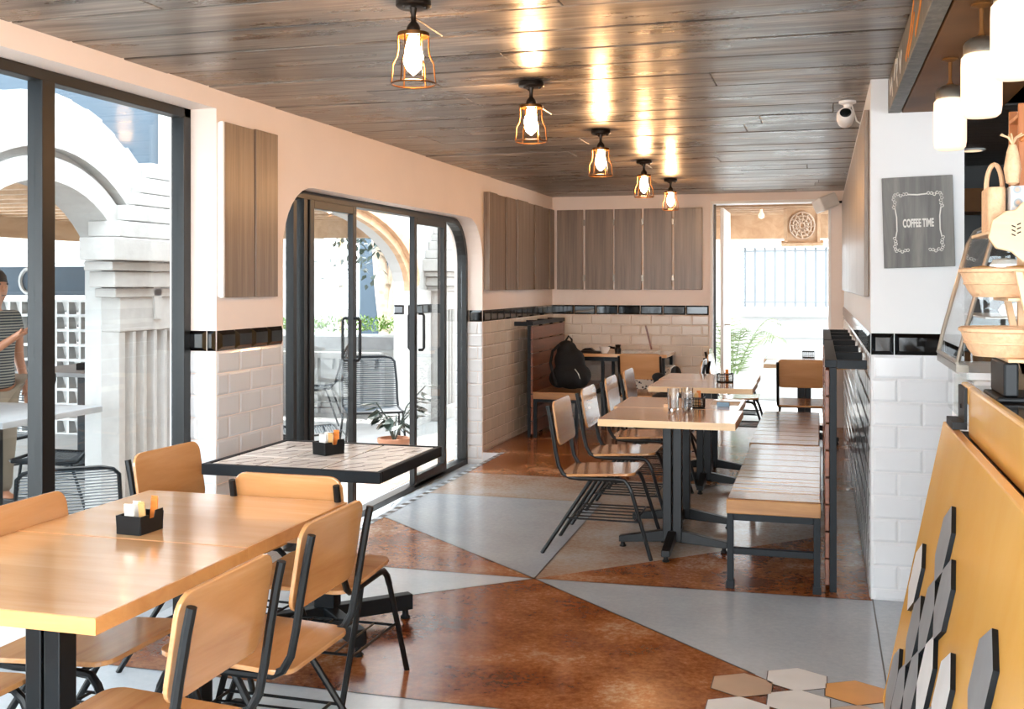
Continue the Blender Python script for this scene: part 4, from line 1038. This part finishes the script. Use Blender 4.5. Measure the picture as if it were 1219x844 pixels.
# buildings and walls beyond
m = MB(); m.box(-14, -6.95, 14.2, 14.4, -.1, 3.2); m.box(-14, -9.8, -2, 14.2, -.1, .0)
for z in (1.95, 1.75, 1.62): m.box(-14, -6.95, 14.12, 14.2, z, z+.06)
tag(m.build('white_building', 'outwhite'), 'white rendered building wall with moulded lines beyond the arcade', 'building')
bs = thing('blue_signboard', 'blue grey signboard with a white letter C above the breeze block wall', 'sign', (-7.6, 9.6, 1.30))
m = MB(); m.prism([(-1.4, 0), (.86, 0), (.86, .06), (.8, .12), (.72, .16), (.66, .26), (.6, .3), (-1.4, .3)], -.02, .02, 'y'); m.build('board', 'bluewall', bs)
m = MB(); m.tube([(-.42+.11*math.cos(a), -.03, .15+.13*math.sin(a)) for a in [math.radians(60+240*k/12) for k in range(13)]], .022, 6); m.build('letter_c', 'outwhite', bs)
m = MB(); m.box(-1.3, -1.26, -.01, .01, -1.4, 0); m.box(.3, .34, -.01, .01, -1.4, .0); m.build('post', 'steel', bs)
m = MB(); nx, nz = 22, 9; x0, z0, cw, chh = -9.6, -.1, .142, .15
for i in range(nx+1): m.box(x0+i*cw-.014, x0+i*cw+.014, 9.3, 9.42, z0, z0+nz*chh)
for j in range(nz+1): m.box(x0, x0+nx*cw, 9.301, 9.419, z0+j*chh-.014, z0+j*chh+.014)
for i in range(nx):
    for j in range(nz):
        x, z = x0+i*cw, z0+j*chh; m.prism([(x+.03, z+.136), (x+.1, z+.136), (x+.064, z+.03)], 9.36, 9.415, 'y')
tag(m.build('breeze_block_wall', 'outwhite'), 'low white breeze block wall with square openings outside the window', 'wall')
m = MB(); m.box(-7.2, -4.8, 16.2, 16.4, -.1, 4); tag(m.build('blue_wall', 'bluewall'), 'plain blue grey wall behind the tree', 'wall')
m = MB(); m.box(-6.82, -6.76, 14.6, 14.66, -.1, 2.6); tag(m.build('yellow_post', 'palewood'), 'thin yellowish post in front of the blue grey wall', 'post')
pl = thing('planter', 'long grey topped planter trough with a hedge beyond the sliding door', 'planter', (-5.6, 12.3, -.1))
m = MB(); m.box(-1.6, 1.1, 0, .7, 0, .72); m.build('trough', 'outwhite', pl); m = MB(); m.box(-1.62, 1.12, -.03, .73, .72, .87); m.build('coping', 'greyhex', pl)
m = MB(); rr = random.Random(2)
for k in range(1500):
    c = Vector((rr.uniform(-1.5, 1.0), rr.uniform(.0, .65), .92+rr.uniform(0, .2)*(1-.3*abs(rr.gauss(0, .6))))); d = Vector((rr.gauss(0, 1), rr.gauss(0, 1), rr.gauss(.5, 1))).normalized(); s = d.cross(Vector((.3, .2, 1))).normalized()
    m.face([c-s*.016, c+d*.045, c+s*.016, c-d*.02])
hd = m.build('hedge', 'leaf', fix=False); hd.location = (-5.6, 12.3, -.1); tag(hd, 'clipped green hedge growing in the planter trough', 'hedge')
tr = thing('tree', 'pale forked tree trunk with dark foliage behind the planter', 'tree', (-5.55, 13.4, -.1))
m = MB(); m.tube([(0, 0, 0), (.02, 0, .6), (0, 0, 1.0), (-.06, 0, 1.4), (-.12, 0, 1.9), (-.2, .02, 2.6)], [.16, .13, .12, .11, .09, .06], 12)
m.tube([(.0, 0, .95), (.12, .0, 1.35), (.2, .02, 1.8), (.3, 0, 2.5)], [.09, .1, .08, .05], 10); m.tube([(-.02, 0, 1.2), (.05, .05, 1.7), (.03, .05, 2.4)], [.07, .06, .04], 8)
m.build('trunk', 'bark', tr, smooth=True)
m = MB()
for k in range(1600):
    c = Vector((rr.gauss(0, .5), rr.gauss(0, .45), 2.45+rr.gauss(0, .35))); d = Vector((rr.gauss(0, 1), rr.gauss(0, 1), rr.gauss(-.3, 1))).normalized(); s = d.cross(Vector((.3, .2, 1))).normalized()
    m.face([c-s*.03, c+d*.09, c+s*.03, c-d*.04])
m.build('foliage', 'darkleaf', tr, fix=False)
m = MB(); m.box(-9.6, -4.9, 11.6, 11.7, .55, .62)
x = -9.5
while x < -4.9: m.box(x, x+.03, 11.61, 11.69, -.1, .55); m.prism([(x+.05, .54), (x+.22, .54), (x+.2, .42)], 11.62, 11.68, 'y'); x += .27
m.box(-9.6, -4.9, 11.695, 11.72, -.1, .55); tag(m.build('low_wall', 'outwhite'), 'low white openwork wall in front of the planter trough', 'wall')

# ------------------------------------------------------------ outside chairs and table
def rope_chair():
    o = thing('cord_chair', '', 'chair', (0, 0, 0), 0, 'cord chairs on the patio')
    m = MB()
    def prof(s):  # side rail: seat front to back top ; s=-1/1
        return [(.26, s*.24, .40), (.0, s*.25, .385), (-.16, s*.25, .40), (-.22, s*.25, .47), (-.26, s*.25, .62), (-.32, s*.24, .80), (-.335, s*.21, .835)]
    L_, R_ = prof(-1), prof(1)
    m.tube(L_+[(-.345, -.15, .85), (-.345, .15, .85)]+R_[::-1]+[(.285, .2, .40), (.285, -.2, .40)], .011, 8, closed=True)
    for s in (-1, 1):
        m.tube([(.2, s*.24, .392), (.24, s*.27, .0)], .010, 8); m.tube([(-.12, s*.25, .39), (-.26, s*.28, .0)], .010, 8)
        m.tube([(.215, s*.255, .2), (-.2, s*.265, .2)], .006, 6)
    m.tube([(.24, -.27, .012), (.24, .27, .012)], .007, 6)
    m.build('frame', 'steel', o, smooth=True)
    m = MB()
    P = [Vector(p) for p in L_]; seg = [(P[i+1]-P[i]).length for i in range(len(P)-1)]; tot = sum(seg); n = 46
    for k in range(n+1):
        t_ = tot*k/n; i = 0
        while i < len(seg)-1 and t_ > seg[i]: t_ -= seg[i]; i += 1
        p = P[i].lerp(P[i+1], min(1, t_/seg[i])); sag = -.012 if p.z < .42 else 0
        m.tube([(p.x, p.y, p.z), (p.x-(.02 if p.z > .45 else 0), 0, p.z+sag), (p.x, -p.y, p.z)], .0042, 5, caps=False)
    m.build('cord_weave', 'cord', o)
    return o
rc = rope_chair(); rg = rc['group']
rc.location = (-3.46, 4.40, -.1); rc.rotation_euler = (0, 0, math.radians(128)); rc['label'] = 'cord chair nearest the window, only its top rail showing above the table'
dup(rc, (-3.86, 3.80, -.1), math.radians(115), 'pale cord chair behind the window post at the left edge', rg)
dup(rc, (-4.72, 6.00, -.1), math.radians(195), 'cord chair whose dark seat shows right of the window post', rg)
dup(rc, (-6.35, 5.9, -.1), math.radians(215), 'cord chair farther back under the arch, beside the stone pilaster', rg)
dup(rc, (-5.9, 6.7, -.1), math.radians(250), 'cord chair farthest back in front of the breeze blocks', rg)
dup(rc, (-3.86, 8.98, -.1), math.radians(-60), 'cord chair on the patio right outside the sliding door', rg)
dup(rc, (-5.3, 10.8, -.1), math.radians(200), 'small far cord chair in front of the low openwork wall', rg)
dup(rc, (-3.85, 7.55, -.1), math.radians(30), 'cord chair seen through the left leaf of the sliding door', rg)
pt = thing('patio_table', 'grey topped patio table behind the window with a box on it', 'table', (-4.42, 4.98, -.1))
m = MB(); m.box(-.42, .42, -.4, .4, .78, .815); m.build('tabletop', 'greyhex', pt, bevel=.004); m = MB(); m.box(-.04, .04, -.04, .04, .03, .78); m.box(-.25, .25, -.03, .03, 0, .03); m.box(-.03, .03, -.25, .25, 0, .0299); m.build('pedestal', 'steel', pt)
o = dup(c1, (-4.55, 4.95, .7155), .3, 'dark tray on the patio table outside the window')
pt2 = dup(pt, (-5.9, 7.7, -.1), 0, 'farther patio table in front of the breeze block wall'); dup(c1, (-5.85, 7.6, .7155), .6, 'small tray on the farther patio table')
rc.scale = (.8, .9, .8)
# leafy plant by the sliding door
pp = thing('potted_plant', 'dark leafy plant in a clay pot outside the sliding door', 'plant', (-3.42, 8.4, -.1))
m = MB(); m.lathe([(.09, 0), (.13, .2), (.14, .21), (.14, .24), (.12, .24), (.11, .2), (.0001, .2)], 20); m.build('pot', 'terracotta', pp, smooth=True)
m = MB(); lf = MB(); rr = random.Random(11)
for k in range(9):
    a = k*2.4; h = .38+.3*rr.random(); rad = .10+.2*rr.random(); tip = Vector((rad*math.cos(a), rad*math.sin(a), h)); m.tube([(0, 0, .2), (tip.x*.4, tip.y*.4, h*.75), tuple(tip)], .006, 6)
    for q in range(4):
        b = a+rr.uniform(-1.6, 1.6); d = Vector((math.cos(b), math.sin(b), rr.uniform(-1.1, .2))).normalized(); s = d.cross(Vector((0, 0, 1))).normalized(); c = tip.lerp(Vector((0, 0, .3)), q*.13); L2 = .15; nn = s.cross(d)
        pts = [c, c+d*L2*.3+s*.035, c+d*L2*.65+s*.04, c+d*L2, c+d*L2*.65-s*.04, c+d*L2*.3-s*.035]; mid = [c+d*L2*.3-nn*.012, c+d*L2*.65-nn*.012]
        lf.poly(pts+mid, [(0, 1, 6), (1, 2, 7, 6), (2, 3, 7), (0, 6, 5), (6, 7, 4, 5), (7, 3, 4)])
m.build('stems', 'darkleaf', pp); lf.build('leaves', 'darkleaf', pp, fix=False)

# ------------------------------------------------------------ beyond the back door
m = MB(); y = YB+.35; m.box(-1.6, 1.6, YB+.3, 13.2, 2.36, 2.5)
while y < 13.0: m.box(-1.6, 1.6, y, y+.13, 2.22, 2.36); y += .30
m.box(-1.6, 1.6, 13.0, 13.2, 1.95, 2.36); m.box(-1.6, -1.5, YB+.3, 13.2, 1.95, 2.359)
struct(m.build('porch_roof_back', 'beige'))
m = MB(); m.box(-1.17, -1.09, 13.0, 13.12, 0, 1.949); m.box(.13, .2, 13.0, 13.12, 0, 1.949); struct(m.build('trim_2', 'trimwhite'))
md = thing('carved_corbel', 'beige carved floral plaster panel between the porch beams over the back door', 'carving', (-.2, 12.0, 2.05))
T = Matrix.Translation((0, 0, 0)) @ Matrix.Rotation(math.radians(-60), 4, 'X')
m = MB(); m.box(-.19, .19, -.2, .2, 0, .03, T); m.box(-.19, -.155, -.2, .2, -.02, 0, T); m.box(.155, .19, -.2, .2, -.02, 0, T); m.box(-.22, .22, .2, .24, -.03, .03, T); m.build('panel', 'beige', md)
m = MB()
for r in (.03, .065, .1, .135): m.tube([tuple(T @ Vector((r*.95*math.cos(2*PI*k/24), r*1.2*math.sin(2*PI*k/24), -.008))) for k in range(24)], .010, 6, closed=True)
for k in range(12): a = 2*PI*k/12; m.tube([tuple(T @ Vector((r*math.cos(a+q), r*1.2*math.sin(a+q), -.012))) for r, q in ((.04, 0), (.08, .15), (.125, 0))], .009, 6)
m.build('flower_relief', 'beigehex', md)
m = MB(); m.lathe([(.012, 0), (.016, -.03), (.034, -.06), (.03, -.09), (.0001, -.105)], 14); o = m.build('porch_bulb', 'jar', smooth=True); o.location = (-.62, 11.9, 2.36-.14); m2 = MB(); m2.lathe([(.012, .0), (.012, .14)], 8); m2.build('bulb_holder', 'bronze', o); tag(o, 'bare bulb hanging under the porch roof beyond the back door', 'lamp')
m = MB(); m.box(-6, -1.05, 15.2, 15.4, 0, 3.6); m.box(.2, 4, 15.2, 15.4, 0, 3.6); m.box(-1.05, .2, 15.2, 15.4, 0, 1.1); m.box(-1.05, .2, 15.2, 15.4, 1.92, 3.6); m.box(-1.1, .25, 15.08, 15.2, .98, 1.10); m.box(-1.05, .2, 15.9, 15.95, 1.1, 1.92)
m.box(-.75, .1, 15.12, 15.2, .70, .86)
fb = tag(m.build('facing_building', 'outwhite'), 'white building with a barred window facing the back door', 'building')
m = MB()
for k in range(10): x = -1.03+k*.134; m.box(x, x+.03, 15.26, 15.29, 1.1, 1.92)
for z in (1.16, 1.86): m.box(-1.05, .2, 15.255, 15.295, z, z+.02)
m.build('window_bars', 'bargrey', fb)
pm = thing('potted_palm', 'pale green palm growing in a pot outside the back door', 'plant', (-.98, 12.75, 0))
m = MB(); m.lathe([(.12, 0), (.16, .28), (.17, .3), (.14, .3), (.13, .27), (.0001, .27)], 20); m.build('pot', 'outwhite', pm, smooth=True)
m = MB(); rr = random.Random(4)
for k in range(11):
    a = k*2.39; L2 = .75; rise = rr.uniform(.45, .8); P = [Vector((L2*t_*math.cos(a)*.8, L2*t_*math.sin(a)*.8, .3+rise*math.sin(t_*2.1))) for t_ in [i/10 for i in range(11)]]
    m.tube([tuple(p) for p in P], [.008-.0006*i for i in range(11)], 5)
    for i in range(2, 11):
        d = (P[i]-P[i-1]).normalized(); s = d.cross(Vector((0, 0, 1))).normalized()
        for sg2 in (-1, 1):
            for q in (0, .5): b = P[i-1].lerp(P[i], q); e = b+(d*.5+s*sg2*.8-Vector((0, 0, .25)))*.24; n_ = d*.010; m.face([b-n_, b+n_, e])
m.build('fronds', 'palm', pm, fix=False)
box_thing('white_bench', 'low white masonry bench beyond the back door', 'bench', -.95, .1, 13.6, 13.95, 0, .42, 'outwhite', .01)

# ------------------------------------------------------------ person outside the window
pe_ = thing('person', 'person in a dark striped shirt and khaki trousers outside the window holding out one hand', 'person', (-5.37, 6.06, -.1), math.radians(-8)); pe_.scale = (.95, .95, .95)
# local: faces +x, left side +y
def skin(name, verts, edges, mat, parent, sub=2, root=0):
    me = bpy.data.meshes.new(name); me.from_pydata([v[:3] for v in verts], edges, []); o = bpy.data.objects.new(name, me); C.objects.link(o); o.parent = parent
    me.materials.append(M[mat]); s = o.modifiers.new('Skin', 'SKIN')
    if not me.skin_vertices: bpy.context.view_layer.update()
    sv = me.skin_vertices[0].data
    for i, v in enumerate(verts): sv[i].radius = (v[3], v[4] if len(v) > 4 else v[3])
    for i in range(len(verts)): sv[i].use_root = (i == root)
    s.use_smooth_shade = True; u = o.modifiers.new('Subsurf', 'SUBSURF'); u.levels = sub; u.render_levels = sub
    return o
V = [(0, 0, .93, .12, .15), (0, 0, 1.06, .11, .13), (.0, 0, 1.2, .12, .15), (0, 0, 1.33, .11, .15), (0, 0, 1.41, .055), (.015, 0, 1.47, .05), (.03, 0, 1.53, .08), (.035, 0, 1.60, .085), (.02, 0, 1.66, .06),
     (0, .17, 1.36, .055), (0, .21, 1.22, .045), (-.02, .24, 1.06, .038), (.05, .24, .88, .028), (.07, .235, .83, .028),
     (0, -.17, 1.36, .055), (.06, -.22, 1.18, .045), (.1, -.22, 1.08, .04), (.26, -.18, 1.16, .032), (.40, -.14, 1.25, .024), (.44, -.13, 1.27, .026),
     (0, .09, .86, .095), (.01, .1, .5, .065), (-.01, .1, .28, .055), (-.01, .1, .09, .04), (.1, .11, .04, .04),
     (0, -.09, .86, .095), (.02, -.1, .5, .065), (.0, -.1, .28, .055), (.0, -.1, .09, .04), (.11, -.11, .04, .04)]
Eg = [(0, 1), (1, 2), (2, 3), (3, 4), (4, 5), (5, 6), (6, 7), (7, 8), (3, 9), (9, 10), (10, 11), (11, 12), (12, 13), (3, 14), (14, 15), (15, 16), (16, 17), (17, 18), (18, 19), (0, 20), (20, 21), (21, 22), (22, 23), (23, 24), (0, 25), (25, 26), (26, 27), (27, 28), (28, 29)]
# fingers of the outstretched hand and of the hanging one
def hand(base_i, o, f, sd, up):
    bo = Vector(o); f = Vector(f).normalized(); sd = Vector(sd).normalized(); up = Vector(up)
    for k, (of, ln) in enumerate(((-.03, .062), (-.01, .075), (.01, .072), (.03, .055))):
        a = bo+sd*of*.8+f*.03; b = bo+sd*of+f*(.03+ln*.5)+up*.004; c = bo+sd*of+f*(.03+ln)+up*.016; n = len(V)
        V.extend([(*a, .011), (*b, .009), (*c, .0075)]); Eg.extend([(base_i, n), (n, n+1), (n+1, n+2)])
    a = bo-sd*.035-f*.01; b = bo-sd*.055+f*.025+up*.012; n = len(V); V.extend([(*a, .011), (*b, .009)]); Eg.extend([(base_i, n), (n, n+1)])
hand(19, (.45, -.127, 1.275), (1, .25, .45), (-.2, 1, 0), (0, 0, 1)); hand(13, (.075, .235, .82), (.15, 0, -1), (1, 0, .1), (.5, -.5, 0))
body = skin('body', V, Eg, 'skin', pe_)
skin('shirt', [(0, 0, .84, .14, .17), (0, 0, .92, .14, .17), (0, 0, 1.06, .13, .155), (0, 0, 1.2, .14, .17), (0, 0, 1.33, .125, .165), (0, 0, 1.39, .07), (0, .17, 1.36, .07), (0, .215, 1.2, .06), (0, -.17, 1.36, .07), (.062, -.225, 1.18, .06)], [(0, 1), (1, 2), (2, 3), (3, 4), (4, 5), (4, 6), (6, 7), (4, 8), (8, 9)], 'stripes', pe_)
skin('trousers', [(0, 0, .95, .13, .16), (0, .09, .85, .108), (.01, .1, .5, .08), (-.01, .1, .28, .07), (-.01, .1, .1, .06), (0, -.09, .85, .108), (.02, -.1, .5, .08), (.0, -.1, .28, .07), (.0, -.1, .1, .06)], [(0, 1), (1, 2), (2, 3), (3, 4), (0, 5), (5, 6), (6, 7), (7, 8)], 'khaki', pe_)
m = MB(); m.lathe([(.0001, .085), (.05, .075), (.085, .04), (.095, .0), (.088, -.05), (.07, -.085)], 18, (0, 0, 0), Matrix.Translation((.0, 0, 1.625)) @ Matrix.Rotation(-.45, 4, 'Y')); m.build('hair', 'hair', pe_, smooth=True)
m = MB(); m.lathe([(.0001, .03), (.01, .02), (.013, .0), (.0001, -.008)], 10, (0, 0, 0), Matrix.Translation((.118, 0, 1.565)) @ Matrix.Rotation(.3, 4, 'Y'))
for s in (-1, 1): m.lathe([(.0001, .028), (.012, .015), (.014, -.01), (.0001, -.025)], 10, (-.0, s*.085, 1.58))
m.build('nose_and_ears', 'skin', pe_, smooth=True)
m = MB()
for s in (-1, 1): m.lathe([(.0001, .008), (.009, 0), (.0001, -.008)], 8, (.108, s*.032, 1.60))
m.box(.108, .114, -.02, .02, 1.515, 1.521); m.build('eyes_and_mouth', 'hair', pe_)
for s in (-1, 1):
    m = MB(); m.prism(rrect(-.06, .2, s*.105-.045, s*.105+.045, .04), .0, .07, 'z'); m.build('shoe', 'hair', pe_, bevel=.01)
